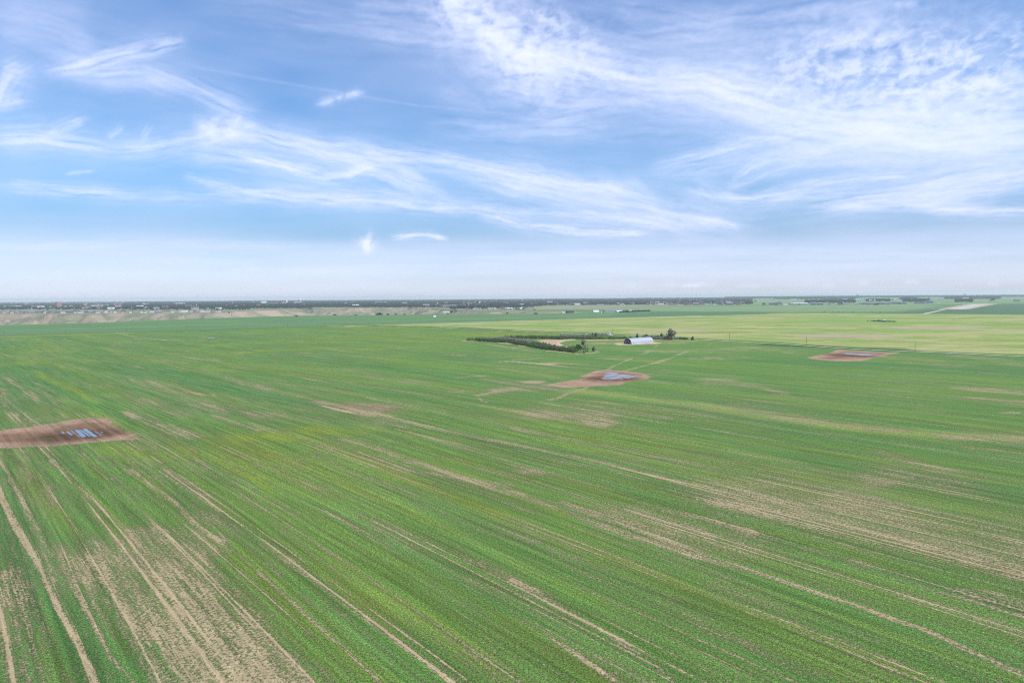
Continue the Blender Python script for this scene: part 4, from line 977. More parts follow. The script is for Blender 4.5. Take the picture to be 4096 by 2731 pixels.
tp('bush', Z7(1050, 345), 13, 26, 'bush', "broad dark green bush behind the arched shed roof", 'leaf_dark', 900, 20, 'bush')
tp('tree', ZR(400, 555), 17, 8, 'spruce', "small dark pointed tree behind the far end of the arched shed", 'leaf_spruce', 400, 21)
tp('tree', ZR(730, 565), 24, 13, 'dense', "leaning dark green tree left of the large grey tree", 'leaf_spruce', 800, 22)
tp('tree', ZR(600, 560), 18, 15, 'open', "grey twiggy tree between the pointed tree and the leaning one", 'leaf_grey', 600, 23)
tp('large_tree', ZR(1045, 585), 46, 42, 'open', "large spreading pale grey green tree right of the arched shed", 'leaf_olive', 2600, 24)
tp('tree', ZR(1160, 575), 33, 14, 'open', "slender grey tree at the right side of the large spreading tree", 'leaf_olive', 900, 25)
tp('bush', ZR(960, 588), 17, 24, 'bush', "purplish grey bush under the large spreading tree", 'leaf_bare', 900, 26, 'bush')
tp('bush', ZR(1765, 590), 13, 14, 'bush', "round dark bush at the right end of the short hedgerow", 'leaf_dark', 900, 27, 'bush')

# ------------------------------------------------------------------ utility poles and wires
def pole_proto(h, arm=True):
    root = empty('utility_pole', (0, 0, 0), label='x', cat='utility pole')
    MB().tube((0, 0, -.5), (0, 0, h), .19, .13, 8).build('post', M['pole'], root)
    b = MB(); b.box(-1.1, 1.1, -.16, -.04, h - .75, h - .58); b.tube((-.8, -.1, h - .75), (0, -.1, h - 1.5), .03, .03, 4); b.tube((.8, -.1, h - .75), (0, -.1, h - 1.5), .03, .03, 4)
    arm_ = b.build('crossarm', M['pole'], root)
    for x in (-1.0, -.5, 1.0):
        MB().tube((x, -.1, h - .58), (x, -.1, h - .38), .05, .035, 6).build('insulator', M['glass'], arm_)
    return root
near_pole = None
def put_poles(pts, h, labels, group, wire_label, sag=.9):
    global near_pole
    locs = [at(*p) for p in pts]
    pr_ = pole_proto(h); tops = []
    for i, L in enumerate(locs):
        o = pr_ if i == 0 else copy_tree(pr_)
        d = (locs[min(i + 1, len(locs) - 1)] - locs[max(i - 1, 0)]); ang = math.atan2(d.y, d.x) + math.pi / 2
        o.location = L; o.rotation_euler = (0, 0, ang); o['label'] = labels[i] if isinstance(labels, list) else labels; o['group'] = group
        tops.append([L + Matrix.Rotation(ang, 3, 'Z') @ Vector((x, -.1, h - .36)) for x in (-1.0, -.5, 1.0)])
    b = MB()
    for a_, c_ in zip(tops[:-1], tops[1:]):
        for k in range(3):
            prev = a_[k]
            for j in range(1, 9):
                f = j / 8; q = a_[k].lerp(c_[k], f); q.z -= sag * 4 * f * (1 - f); b.tube(prev, q, .035, .035, 4, False); prev = q
    wo_ = b.build('overhead_wires', M['wire']); tag(wo_, label=wire_label, cat='wires')
put_poles([(-240, 1356), (17, 1344.5), (261, 1335), (505, 1325), (748, 1317.5), (985, 1311.5), (1150, 1307.5), (1299, 1303.5), (1474, 1299), (1600, 1296.5), (1722, 1293), (1860, 1289.5), (1993, 1285.5), (2170, 1279.5), (2355, 1272.5), (2560, 1267)], 8.6,
          ["thin wooden pole in the distant green field, " + w_ for w_ in ("beyond the picture's left side", "at the picture's left edge", "below the tallest brick tower", "below the two low brick blocks", "below the bright white hall", "left of the white blocky hall", "below the slim silo", "right of the white grain tower", "left of the very long hall", "right of the very long hall",
           "left of the shopping centre", "below the narrow white tower", "above the left part of the hedge", "left of the lone dark barn", "below the white barn", "below the far tree row")], "utility poles across the distant green field", "pale power wires strung along the poles across the distant green field")
put_poles([Z1(949, 232), (2450, 1341), (2664, 1346.5), (2918, 1361.5), (3225, 1379.5), (3660, 1403), (4290, 1432)], 9.4,
          ["wooden utility pole beside the dirt yard behind the long hedge", "wooden utility pole by the white car behind the hedgerow", "wooden utility pole touching the left side of the large spreading tree",
           "wooden utility pole by the road right of the round dark bush", "wooden utility pole by the road left of the right-hand puddle", "wooden utility pole by the road just right of the right-hand puddle", "wooden utility pole by the road beyond the picture's right side"],
          "utility poles along the gravel road", "thin power wires following the gravel road", .7)
tag(obj('fence_post', MB().tube((0, 0, 0), (0, 0, 4.2), .12, .1).mesh('fence_post', M['pole']), loc=at(*ZT(305, 232))), label="short pale post standing at the edge of the dirt yard", cat='post')

# ------------------------------------------------------------------ vehicles
def vehicle(loc, rz, body, label, kind='pickup', sc=1.0, cat='car'):
    root = empty('parked_' + kind, loc, rz, label=label, cat=cat); root.scale = (sc,) * 3
    b = MB()
    if kind == 'pickup': prof = [(-2.7, .45), (-2.7, 1.15), (-.7, 1.15), (-.45, 1.25), (1.35, 1.2), (2.6, 1.0), (2.7, .45)]
    elif kind == 'van': prof = [(-2.7, .4), (-2.75, 2.3), (1.2, 2.4), (1.9, 1.5), (2.7, 1.1), (2.75, .4)]
    else: prof = [(-2.2, .4), (-2.3, .95), (-1.4, 1.05), (1.0, 1.0), (2.2, .8), (2.3, .4)]
    # profile lies in (x,z); extrude across y
    n = len(prof); 
    for y in (-.92, .92): b.v += [(x, y, z) for x, z in prof]
    for i in range(n): b.f.append((i, n + i, n + (i + 1) % n, (i + 1) % n))
    b.f.append(tuple(range(n))); b.f.append(tuple(range(n, 2 * n))[::-1]); b.build('body', body, root)
    c = MB(); cabx = (-.7, -.45, .75, 1.3) if kind == 'pickup' else ((-1.7, -1.2, .5, 1.1) if kind == 'car' else (1.0, 1.05, 1.2, 1.75))
    if kind != 'van':
        z0, z1 = (1.16, 1.85) if kind == 'pickup' else (.98, 1.45)
        pts = [(cabx[0], z0), (cabx[1], z1), (cabx[2], z1), (cabx[3], z0)]
        for y in (-.8, .8): c.v += [(x, y, z) for x, z in pts]
        for i in range(4): c.f.append((i, 4 + i, 4 + (i + 1) % 4, (i + 1) % 4))
        c.f.append((0, 1, 2, 3)); c.f.append((7, 6, 5, 4)); c.build('windows', M['dark'], root)
        MB().box(cabx[1] - .02, cabx[2] + .02, -.82, .82, z1, z1 + .06).build('roof', body, root)
    else: MB().box(1.25, 1.8, -.8, .8, 1.6, 2.1).build('windscreen', M['dark'], root)
    for x in (-1.6, 1.7) if kind != 'car' else (-1.4, 1.4):
        for y in (-.85, .85): MB().tube((x, y - .12, .38), (x, y + .12, .38), .38, .38, 12).build('wheel', M['tyre'], root)
    return root
vehicle(at(*ZT(1665, 108)), R(-6), M['roofwhite'], "white car parked behind the taller hedgerow", 'van', 1.6, 'van')
vehicle(at(*ZR(1270, 553)), R(4), M['roofwhite'], "white van parked right of the large spreading tree", 'van', 1.15, 'van')
vehicle(at(*ZR(1355, 556)), R(-70), M['white'], "small white car parked between the van and the short hedgerow", 'car', 1.1)
vehicle(at(845, 1354.5), R(20), M['greysteel'], "grey and white vehicle alone in the green field on the left", 'pickup', 1.35, 'pickup')
L = at(*Z7(467, 357)); o = empty('water_tank', L, label="small pale tank beside the low hedgerow left of the arched shed", cat='tank')
MB().tube((0, 0, 0), (0, 0, 2.0), .8, .8, 14).build('shell', M['cream'], o); MB().tube((0, 0, 2.0), (0, 0, 2.4), .8, .25, 14).build('lid', M['white'], o)
# ------------------------------------------------------------------ aircraft in the sky
d = ray(1160, 876); pl = Vector(d * 7000) + Vector((0, 0, CAM_H))
o = empty('aircraft', pl, R(172), label="tiny aircraft flying low in the blue sky above the city", cat='aircraft'); 
b = MB()
for x0, x1, a0, a1 in ((-14, -11, .3, 1.5), (-11, 9, 1.5, 1.7), (9, 13, 1.7, .4)): b.tube((x0, 0, 0), (x1, 0, 0), a0, a1, 10)
b.build('fuselage', M['white'], o)
for sy in (-1, 1):
    b = MB(); b.v = [(3, sy * 1, -.4), (-3, sy * 14, .5), (-5, sy * 14, .5), (-3, sy * 1, -.4), (3, sy * 1, -.1), (-3, sy * 14, .7), (-5, sy * 14, .7), (-3, sy * 1, -.1)]
    b.f = [(0, 1, 2, 3), (7, 6, 5, 4), (0, 4, 5, 1), (1, 5, 6, 2), (2, 6, 7, 3), (3, 7, 4, 0)]; b.build('wing', M['greysteel'], o)
b = MB(); b.box(-14, -11, -.12, .12, .5, 4.5); b.build('tail_fin', M['dark'], o)
b = MB(); b.box(-14, -12, -4.5, 4.5, .4, .6); b.build('tailplane', M['greysteel'], o)

# ------------------------------------------------------------------ puddles: water standing between the rows
def puddle(name, polys, label=None):
    vs = []; fs = []
    for pl_ in polys:
        b = len(vs)
        for x, y in pl_: vs.append((x, y, gz(x, y) + .035))
        fs.append(tuple(range(b, b + len(pl_))))
    me_ = bpy.data.meshes.new(name); me_.from_pydata(vs, [], fs)
    for p in me_.polygons:
        if p.normal.z < 0: p.flip()
    me_.materials.append(WATER); return tag(obj(name, me_), kind='structure')
s = NT("standing_water")
pos = s.n("ShaderNodeNewGeometry").outputs['Position']
bmp = s.n("ShaderNodeBump"); bmp.inputs['Strength'].default_value = .03; bmp.inputs['Distance'].default_value = .01; s.l(s.noise(pos, 2.0, 3), bmp.inputs['Height'])
WATER = s.done(s.bsdf((.15, .16, .20), .03, 1.0, normal=bmp.outputs[0]).outputs[0])
WATER.node_tree.nodes["Principled BSDF"].inputs['IOR'].default_value = 1.33
def strips(poly, width, gap, seed, keep=.8, rag=.12, along=None):
    """cut a ground polygon into ragged strips that follow the crop rows"""
    q = hits(poly); r = np.random.default_rng(seed); c = q.mean(0)
    u0_, v0_ = rowuv(q[:, 0], q[:, 1]); e = 1.0
    ua, _ = rowuv(np.array([c[0] + e]), np.array([c[1]])); ub, _ = rowuv(np.array([c[0]]), np.array([c[1] + e])); uc, _ = rowuv(np.array([c[0]]), np.array([c[1]]))
    g = np.array([ua[0] - uc[0], ub[0] - uc[0]]); g /= np.linalg.norm(g); t = np.array([-g[1], g[0]])
    if along is not None: t = along; g = np.array([t[1], -t[0]])
    a_ = (q - c) @ g; b_ = (q - c) @ t; out = []
    s_ = a_.min()
    while s_ < a_.max():
        wd = width * r.uniform(.5, 1.6)
        if r.uniform() < keep:
            pts0 = []
            for ss in (s_ + .02 * wd, s_ + wd * .98):
                xs = []
                for i in range(len(q)):
                    j = (i + 1) % len(q)
                    if (a_[i] - ss) * (a_[j] - ss) < 0: f = (ss - a_[i]) / (a_[j] - a_[i]); xs.append(b_[i] + f * (b_[j] - b_[i]))
                pts0.append((min(xs), max(xs)) if len(xs) >= 2 else None)
            if pts0[0] and pts0[1]:
                lo = max(pts0[0][0], pts0[1][0]); hi = min(pts0[0][1], pts0[1][1]); L = hi - lo
                if L > width:
                    lo += abs(r.normal()) * rag * L; hi -= abs(r.normal()) * rag * L
                    nseg = 1 if (rag < .06 or r.uniform() < .45) else 2; cuts = [lo, hi] if nseg == 1 else [lo, lo + (hi - lo) * r.uniform(.3, .6), hi]
                    for m_ in range(nseg):
                        l2 = cuts[m_] + (0 if m_ == 0 else L * .03); h2 = cuts[m_ + 1]
                        if h2 - l2 < width * .8: continue
                        k = 6; up_ = [(l2 + (h2 - l2) * i / k, s_ + wd * (.78 + .2 * r.uniform())) for i in range(k + 1)]; dn = [(l2 + (h2 - l2) * i / k, s_ + wd * (.05 + .15 * r.uniform())) for i in range(k + 1)][::-1]
                        up_[0] = (l2, s_ + wd * .5); up_[-1] = (h2, s_ + wd * .5)
                        out.append([tuple(c + t * bb + g * aa) for bb, aa in up_ + dn[1:-1]])
        s_ += wd + gap * r.uniform(.4, 1.6)
    return out
W1 = strips([Z8(765, 430), Z8(1000, 395), Z8(1120, 385), Z8(1380, 425), Z8(1420, 460), Z8(1330, 495), Z8(1000, 495)], .8, .7, 1, 1, .09)
W1 += [hits([Z8(1000, 402), Z8(1030, 396), Z8(1062, 396), Z8(1100, 430), Z8(1130, 455), Z8(1158, 488), Z8(1120, 497), Z8(1090, 492), Z8(1050, 448)]), hits([Z8(1110, 388), Z8(1140, 381), Z8(1168, 384), Z8(1210, 420), Z8(1260, 452), Z8(1305, 482), Z8(1290, 494), Z8(1250, 492), Z8(1190, 450), Z8(1140, 415)])]
if 0: W1 += strips([Z8(985, 400), Z8(1060, 392), Z8(1150, 490), Z8(1090, 497)], 3.0, .2, 3, 1, .01)
if 0: W1 += strips([Z8(1095, 385), Z8(1165, 380), Z8(1300, 480), Z8(1245, 495)], 3.2, .2, 4, 1, .01)
puddle('puddle', W1)
W2 = strips([ZP(850, 185), ZP(960, 155), ZP(1130, 168), ZP(1330, 195), ZP(1640, 242), ZP(1400, 275), ZP(1040, 297), ZP(830, 275)], 4.5, .45, 2, 1, .045)
W2 += strips([ZP(960, 290), ZP(1080, 250), ZP(1200, 200), ZP(1260, 200), ZP(1160, 250), ZP(1060, 295)], 4, .3, 5, 1, .02, None)
puddle('puddle', W2)
W3 = strips([Z9(1025, 238), Z9(1060, 229), Z9(1200, 227), Z9(1330, 237), Z9(1340, 247), Z9(1200, 261), Z9(1070, 255)], 13, 1.2, 6, 1, .03)
print('puddles', len(W1), len(W2), len(W3))
puddle('puddle', W3)

# ------------------------------------------------------------------ gravel road and tracks: sheets laid on the field
def ribbon(name, pts, halfw, mat, lift=.22, step=12.0, seed=0):
    q = hits(pts); out = [q[0]]
    for a_, b_ in zip(q[:-1], q[1:]):
        n_s = max(1, int(np.linalg.norm(b_ - a_) / step))
        out += [a_ + (b_ - a_) * (i + 1) / n_s for i in range(n_s)]
    out = np.array(out)
    for _ in range(3):
        sm_ = out.copy(); sm_[1:-1] = (out[:-2] + out[1:-1] * 2 + out[2:]) / 4; out = sm_
    t = np.gradient(out, axis=0); t /= np.linalg.norm(t, axis=1)[:, None]; nn = np.stack([t[:, 1], -t[:, 0]], 1)
    hw = halfw * (1 + .12 * perlin(np.arange(len(out)) * .37, np.arange(len(out)) * 0 + seed, seed))
    L_ = out - nn * hw[:, None]; R_ = out + nn * hw[:, None]
    vs = []
    for p in (L_, R_): vs.append(np.column_stack([p, terrain(p[:, 0], p[:, 1]) + lift]))
    v = np.concatenate(vs); n_p = len(out); i = np.arange(n_p - 1)
    me_ = make_mesh(name, v, np.stack([i, i + n_p, i + n_p + 1, i + 1], -1).ravel(), 4, mat)
    if me_.polygons[0].normal.z < 0: me_.flip_normals()
    return tag(obj(name, me_), kind='structure')
M['gravel'] = plain("gravel", (.50, .455, .36), .95, .05, var=.14, scale=.25)
ribbon('road', ROAD[5:], 3.0, M['gravel'])
ribbon('track', [(1500, 1306.5)] + ROAD[1:4], 1.6, plain("dirt_track", (.42, .38, .27), .95, .05), seed=2)
ribbon('track', [Z4(1180, 498), Z4(1400, 505), Z1(700, 163), Z1(860, 168), Z1(1000, 176), Z1(1145, 187)], 2.4, M['gravel'], seed=3)
ribbon('track', [Z4(340, 457), Z4(480, 463)], 4.0, M['gravel'], seed=5); ribbon('track', [Z3(1955, 432), Z3(2050, 437)], 4.0, M['gravel'], seed=6)

# ------------------------------------------------------------------ far buildings
def gable(name, loc, rz, L_, W_, h, wall, roof, label, group=None, cat='house', rise=None, parts=None):
    """a building as wall mesh + roof part (+ windows / doors on large ones)"""
    root = empty(name, loc, rz, label=label, cat=cat, group=group)
    MB().box(-L_ / 2, L_ / 2, -W_ / 2, W_ / 2, -1.5, h).build('wall', wall, root)
    rise = W_ * .28 if rise is None else rise
    b = MB(); o_ = .5
    b.prism([(-W_ / 2 - o_, h - .05), (-W_ / 2 - o_, h + .15), (0, h + rise + .2), (W_ / 2 + o_, h + .15), (W_ / 2 + o_, h - .05), (0, h + rise * .9)] if rise > .3 else [(-W_ / 2 - .2, h), (-W_ / 2 - .2, h + .5), (W_ / 2 + .2, h + .5), (W_ / 2 + .2, h)], -L_ / 2 - o_, L_ / 2 + o_)
    b.build('roof', roof, root)
    if rise > .3:
        for x in (-L_ / 2, L_ / 2 - .2): MB().prism([(-W_ / 2, h), (W_ / 2, h), (0, h + rise * .88)], x, x + .2).build('gable', wall, root)
    return root
def tall(name, x0, x1, yt, yb, wall, label, cat='building', roof=None, depth=.8, floors=None, rot=.35, yd=None):
    """block building given by its photo box; stands at ground pixel ((x0+x1)/2, yb)"""
    p = ((x0 + x1) / 2, yb if yd is None else yd); k = rng_(p) / F; w_ = (x1 - x0) * k * .86; hgt = max(3.5, (yb - yt) * k)
    root = empty(name, at(*p), yaw(*p) + rot, label=label, cat=cat)
    dpt = min(w_ * depth, 60)
    b = MB(); b.box(-w_ / 2, w_ / 2, -dpt / 2, dpt / 2, -2, hgt); b.build('wall', wall, root)
    b = MB(); b.box(-w_ / 2 - .3, w_ / 2 + .3, -dpt / 2 - .3, dpt / 2 + .3, hgt, hgt + .8); b.build('roof', roof or M['roofwhite'], root)
    nf = floors if floors is not None else max(1, int(hgt / 3.6))
    for i in range(min(nf, 14)):
        z = hgt * (i + .35) / nf; b = MB(); nb = max(2, int(w_ / 5))
        for j in range(min(nb, 24)):
            xx = -w_ / 2 + w_ * (j + .25) / nb; b.box(xx, xx + w_ / nb * .5, -dpt / 2 - .12, -dpt / 2 + .05, z, z + hgt / nf * .38)
        b.build('window_row', M['dark'], root)
    return root
T = tall
T('brick_tower', *(Z2(650, 0)[0], Z2(697, 0)[0], Z2(0, 178)[1], Z2(0, 232)[1]), M['brick'], "tallest pink brick apartment tower at the far left of the skyline", 'tower', M['roofgrey'], floors=11)
T('apartment_block', Z2(960, 0)[0], Z2(992, 0)[0], Z2(0, 190)[1], Z2(0, 222)[1], M['brick'], "smaller pink brick block right of the tallest brick tower", 'apartment block')
T('apartment_block', Z2(1300, 0)[0], Z2(1334, 0)[0], Z2(0, 188)[1], Z2(0, 211)[1], M['brick'], "left one of two low pink brick blocks among the trees", 'apartment block')
T('apartment_block', Z2(1348, 0)[0], Z2(1392, 0)[0], Z2(0, 190)[1], Z2(0, 211)[1], M['brick'], "right one of two low pink brick blocks among the trees", 'apartment block', M['roofgrey'])
T('school', Z2(1035, 0)[0], Z2(1160, 0)[0], Z2(0, 205)[1], Z2(0, 220)[1], M['cream'], "long cream building with pale roof between brick block and two low blocks", 'school')
T('school_wing', Z2(1180, 0)[0], Z2(1245, 0)[0], Z2(0, 203)[1], Z2(0, 214)[1], M['white'], "white low building right of the long cream one", 'building')
T('warehouse', Z2(120, 0)[0], Z2(225, 0)[0], Z2(0, 214)[1], Z2(0, 224)[1], M['cream'], "long low cream warehouse left of the tallest brick tower", 'warehouse')
T('warehouse', Z2(360, 0)[0], Z2(465, 0)[0], Z2(0, 216)[1], Z2(0, 226)[1], M['tan'], "low tan warehouse between the cream one and the brick tower", 'warehouse')
T('warehouse', Z2(285, 0)[0], Z2(345, 0)[0], Z2(0, 183)[1], Z2(0, 189)[1], M['white'], "white hall on the hazy horizon at the far left", 'warehouse', yd=1216)
T('grandstand', Z2(2000, 0)[0], Z2(2112, 0)[0], Z2(0, 181)[1], Z2(0, 196)[1], M['white'], "bright white long hall standing above the trees near the pale mast", 'hall')
T('store', Z2(1640, 0)[0], Z2(1665, 0)[0], Z2(0, 184)[1], Z2(0, 200)[1], M['white'], "small white block left of the bright white long hall", 'building')
T('store', Z2(1665, 0)[0], Z2(1705, 0)[0], Z2(0, 191)[1], Z2(0, 202)[1], M['brick'], "small reddish block beside the small white block", 'building')
T('mill', Z3(637, 0)[0], Z3(704, 0)[0], Z3(0, 150)[1], Z3(0, 172)[1], M['white'], "white blocky hall left of the dark block on the skyline", 'hall', yd=1213)
T('shed', Z3(548, 0)[0], Z3(565, 0)[0], Z3(0, 154)[1], Z3(0, 168)[1], M['white'], "small white cube on the skyline left of the white blocky hall", 'building', yd=1213)
T('warehouse', Z3(640, 0)[0], Z3(702, 0)[0], Z3(0, 174)[1], Z3(0, 192)[1], M['cream'], "pale flat warehouse just below the white blocky hall", 'warehouse', yd=1217)
T('brick_hall', Z3(703, 0)[0], Z3(832, 0)[0], Z3(0, 179)[1], Z3(0, 197)[1], M['brick'], "long reddish brick hall under the white and dark skyline blocks", 'hall', M['roofgrey'], yd=1218)
T('office_block', Z3(888, 0)[0], Z3(908, 0)[0], Z3(0, 144)[1], Z3(0, 178)[1], M['roofgrey'], "dark grey block standing left of the slim white silo", 'office block', M['dark'], yd=1214.5)
T('long_hall', Z3(866, 0)[0], Z3(930, 0)[0], Z3(0, 166)[1], Z3(0, 178)[1], M['white'], "white hall at the foot of the dark grey block", 'hall', yd=1215)
T('plant_hall', Z3(1018, 0)[0], Z3(1074, 0)[0], Z3(0, 158)[1], Z3(0, 178)[1], M['cream'], "cream hall attached left of the tall white grain tower", 'hall', yd=1214.5)
T('plant_hall', Z3(1104, 0)[0], Z3(1190, 0)[0], Z3(0, 163)[1], Z3(0, 172)[1], M['white'], "low white hall right of the tall white grain tower", 'hall', yd=1212)
T('long_hall', Z3(1955, 0)[0], Z3(2095, 0)[0], Z3(0, 158)[1], Z3(0, 167)[1], M['white'], "very long low white hall on the skyline in the middle of the photo", 'hall', yd=1210)
T('long_hall', Z3(1640, 0)[0], Z3(1720, 0)[0], Z3(0, 159)[1], Z3(0, 166)[1], M['white'], "low white hall left of the very long one on the skyline", 'hall', yd=1210)
T('shopping_centre', Z4(340, 0)[0], Z4(545, 0)[0], Z4(0, 200)[1], Z4(0, 222)[1], M['tan'], "large shopping centre with wide pale roof near the valley edge", 'shopping centre', yd=1229)
T('shopping_centre', Z4(240, 0)[0], Z4(335, 0)[0], Z4(0, 190)[1], Z4(0, 202)[1], M['cream'], "pale building up left of the large shopping centre", 'shop', yd=1222)
T('shopping_centre', Z4(560, 0)[0], Z4(640, 0)[0], Z4(0, 200)[1], Z4(0, 216)[1], M['brick'], "reddish shop block at the right end of the shopping centre", 'shop', M['cream'], yd=1226)
T('store', Z4(570, 0)[0], Z4(760, 0)[0], Z4(0, 175)[1], Z4(0, 187)[1], M['tan'], "long tan store behind the shopping centre", 'store', yd=1217)
T('white_tower', Z4(793, 0)[0], Z4(808, 0)[0], Z4(0, 152)[1], Z4(0, 185)[1], M['white'], "narrow white tower right of the long tan store", 'tower', yd=1216)
T('store', Z4(835, 0)[0], Z4(895, 0)[0], Z4(0, 203)[1], Z4(0, 217)[1], M['white'], "white two storey store below the narrow white tower", 'store', yd=1226)
T('church', Z4(1105, 0)[0], Z4(1132, 0)[0], Z4(0, 168)[1], Z4(0, 184)[1], M['tan'], "small tan block with bright roof right of the narrow white tower", 'building', yd=1216)
T('brick_tower', Z4(1274, 0)[0], Z4(1296, 0)[0], Z4(0, 138)[1], Z4(0, 160)[1], M['brick'], "pink tower on the skyline right of the photo's middle", 'tower', yd=1208)
T('store', Z4(1620, 0)[0], Z4(1740, 0)[0], Z4(0, 179)[1], Z4(0, 189)[1], M['cream'], "long low cream store at the town edge above the tan field", 'store', yd=1217)
T('store', Z4(1800, 0)[0], Z4(1905, 0)[0], Z4(0, 178)[1], Z4(0, 192)[1], M['tan'], "low tan store right of the long cream one at the town edge", 'store', yd=1218)
T('store', Z4(2040, 0)[0], Z4(2125, 0)[0], Z4(0, 181)[1], Z4(0, 191)[1], M['white'], "low white store at the right end of the town edge row", 'store', yd=1217)
T('store', Z5(5, 0)[0], Z5(66, 0)[0], Z5(0, 178)[1], Z5(0, 193)[1], M['white'], "bright white store above the field left of the pale mast", 'store', yd=1217)
T('store', Z5(158, 0)[0], Z5(226, 0)[0], Z5(0, 177)[1], Z5(0, 192)[1], M['cream'], "cream store right of the bright white one", 'store', yd=1217)
T('hall', Z5(848, 0)[0], Z5(905, 0)[0], Z5(0, 143)[1], Z5(0, 151)[1], M['white'], "small white hall under the tall lattice tower", 'hall', yd=1204)
T('hall', Z5(1195, 0)[0], Z5(1260, 0)[0], Z5(0, 141)[1], Z5(0, 148)[1], M['white'], "second small white hall, right of the tall lattice tower", 'hall', yd=1203)
T('hall', Z5(1430, 0)[0], Z5(1480, 0)[0], Z5(0, 166)[1], Z5(0, 186)[1], M['tan'], "tan block at the right end of the dark house row", 'building', yd=1215)
T('hall', Z5(2005, 0)[0], Z5(2080, 0)[0], Z5(0, 130)[1], Z5(0, 138)[1], M['white'], "white hall in the pale fields right of the town", 'hall', yd=1199)
T('hall', Z5(1920, 0)[0], Z5(1978, 0)[0], Z5(0, 188)[1], Z5(0, 203)[1], M['white'], "large white hangar roof left of the airfield buildings", 'hangar', yd=1220.5)
gable('red_roof_house', at(Z5(1050, 0)[0], 1219.5), yaw(2826, 1219) + R(80), 20, 16, 4, M['white'], M['roofwhite'], "bright white gabled house at the foot of the dark house row", rise=6)
# airfield hangars
for x0, x1, yt, yb, w_, rf_, lab in ((455, 492, 167, 177, 'white', 'roofwhite', "small white hangar set behind the row of airfield buildings"), (475, 552, 175, 200, 'greysteel', 'roofwhite', "grey hangar with bright white roof at the left of the airfield row"),
        (553, 618, 183, 200, 'greysteel', 'roofgrey', "plain grey hangar between the white roofed one and the dark red one"), (620, 668, 184, 200, 'roofred', 'roofred', "dark red low hangar in the airfield row"),
        (668, 730, 178, 198, 'greysteel', 'roofgrey', "grey hangar just right of the dark red one"), (732, 802, 178, 197, 'greysteel', 'roofwhite', "grey hangar with pale roof in the middle of the airfield row"),
        (804, 880, 171, 192, 'greysteel', 'roofgrey', "wide grey terminal building with lower wing in the airfield row"), (882, 925, 172, 192, 'paleblue', 'roofwhite', "narrow bluish hangar right of the terminal building"),
        (927, 990, 173, 192, 'greysteel', 'roofwhite', "last large grey hangar before the gap in the airfield row"), (1095, 1200, 171, 187, 'greysteel', 'roofgrey', "long low grey building standing right of the gap in the airfield row"),
        (1228, 1296, 158, 184, 'greysteel', 'roofwhite', "tall hangar with brilliant white roof at the right of the airfield")):
    T('hangar', Z6(x0, 0)[0], Z6(x1, 0)[0], Z6(0, yt)[1], Z6(0, yb)[1], M[w_], lab, 'hangar', M[rf_], floors=1, rot=.1, depth=.6)
T('airport_shed', Z6(398, 0)[0], Z6(440, 0)[0], Z6(0, 121)[1], Z6(0, 131)[1], M['white'], "bright white barn among trees above the airfield's left end", 'barn', yd=1198)
T('barn', Z6(572, 0)[0], Z6(630, 0)[0], Z6(0, 119)[1], Z6(0, 127)[1], M['cream'], "low cream barn on the skyline above the airfield", 'barn', yd=1196.5)
T('barn', Z6(650, 0)[0], Z6(735, 0)[0], Z6(0, 120)[1], Z6(0, 128)[1], M['white'], "long white barn right of the low cream barn on the skyline", 'barn', yd=1196.5)
o = empty('light_aircraft', at(Z6(1365, 0)[0], 1213.5), R(10), label="white light aircraft parked right of the tall hangar", cat='aircraft')
o.scale = (1.6,) * 3
MB().tube((-4, 0, 1.4), (4, 0, 1.4), .5, .8, 8).build('fuselage', M['white'], o); MB().box(.6, 2.3, -6, 6, 2.1, 2.3).build('wing', M['white'], o); MB().box(-4.2, -3.2, -.1, .1, 1.5, 3.4).build('tail_fin', M['white'], o)
for y in (-1, 1): MB().tube((1, y, 0), (1, y, .9), .2, .2, 6).build('wheel', M['tyre'], o)

# round tanks, towers and masts
def silo(name, p, yd, rpx, yt, mat, cap, label, cat='silo'):
    k = rng_((p, yd)) / F; r_ = rpx * k; h = (yd - yt) * k
    o = empty(name, at(p, yd), label=label, cat=cat); MB().tube((0, 0, -1), (0, 0, h * .9), r_, r_, 14).build('shell', mat, o); MB().tube((0, 0, h * .9), (0, 0, h), r_ * 1.02, r_ * .2, 14).build('roof', cap, o); return o
silo('silo', Z3(938, 0)[0], 1214.5, 2.6, Z3(0, 146)[1], M['white'], M['roofwhite'], "slim bright white silo between the dark block and the cream hall")
for i_, (x_, t_) in enumerate(((1083, 134), (1091, 131), (1099, 134))):
    silo('grain_silo', Z3(x_, 0)[0], 1214.5, 1.7, Z3(0, t_)[1], M['white'], M['roofwhite'], ("left cylinder of the tall white grain tower", "middle and tallest cylinder of the white grain tower", "right cylinder of the tall white grain tower")[i_])
silo('elevator_shaft', Z3(1076, 0)[0], 1214.5, .9, Z3(0, 128)[1], M['greysteel'], M['greysteel'], "dark thin elevator shaft beside the white grain tower", 'tower')
silo('farm_silo', Z4(1286, 0)[0], 1235, 2.6, Z4(0, 222)[1], M['white'], M['roofwhite'], "white farm silo at the end of the trees by the valley")
gable('barn', at(Z4(1248, 0)[0], 1236), R(5), 26, 10, 4, M['cream'], M['roofwhite'], "low cream barn left of the white farm silo", cat='barn')
o = empty('water_tower', at(Z4(313, 0)[0], 1221), label="bluish round water tower above the shopping centre", cat='water tower'); k = rng_((1749, 1221)) / F
MB().tube((0, 0, 0), (0, 0, 14 * k * .45), 1.6 * k * .5, 1.2 * k * .5, 10).build('stem', M['bluedome'], o)
b = MB()
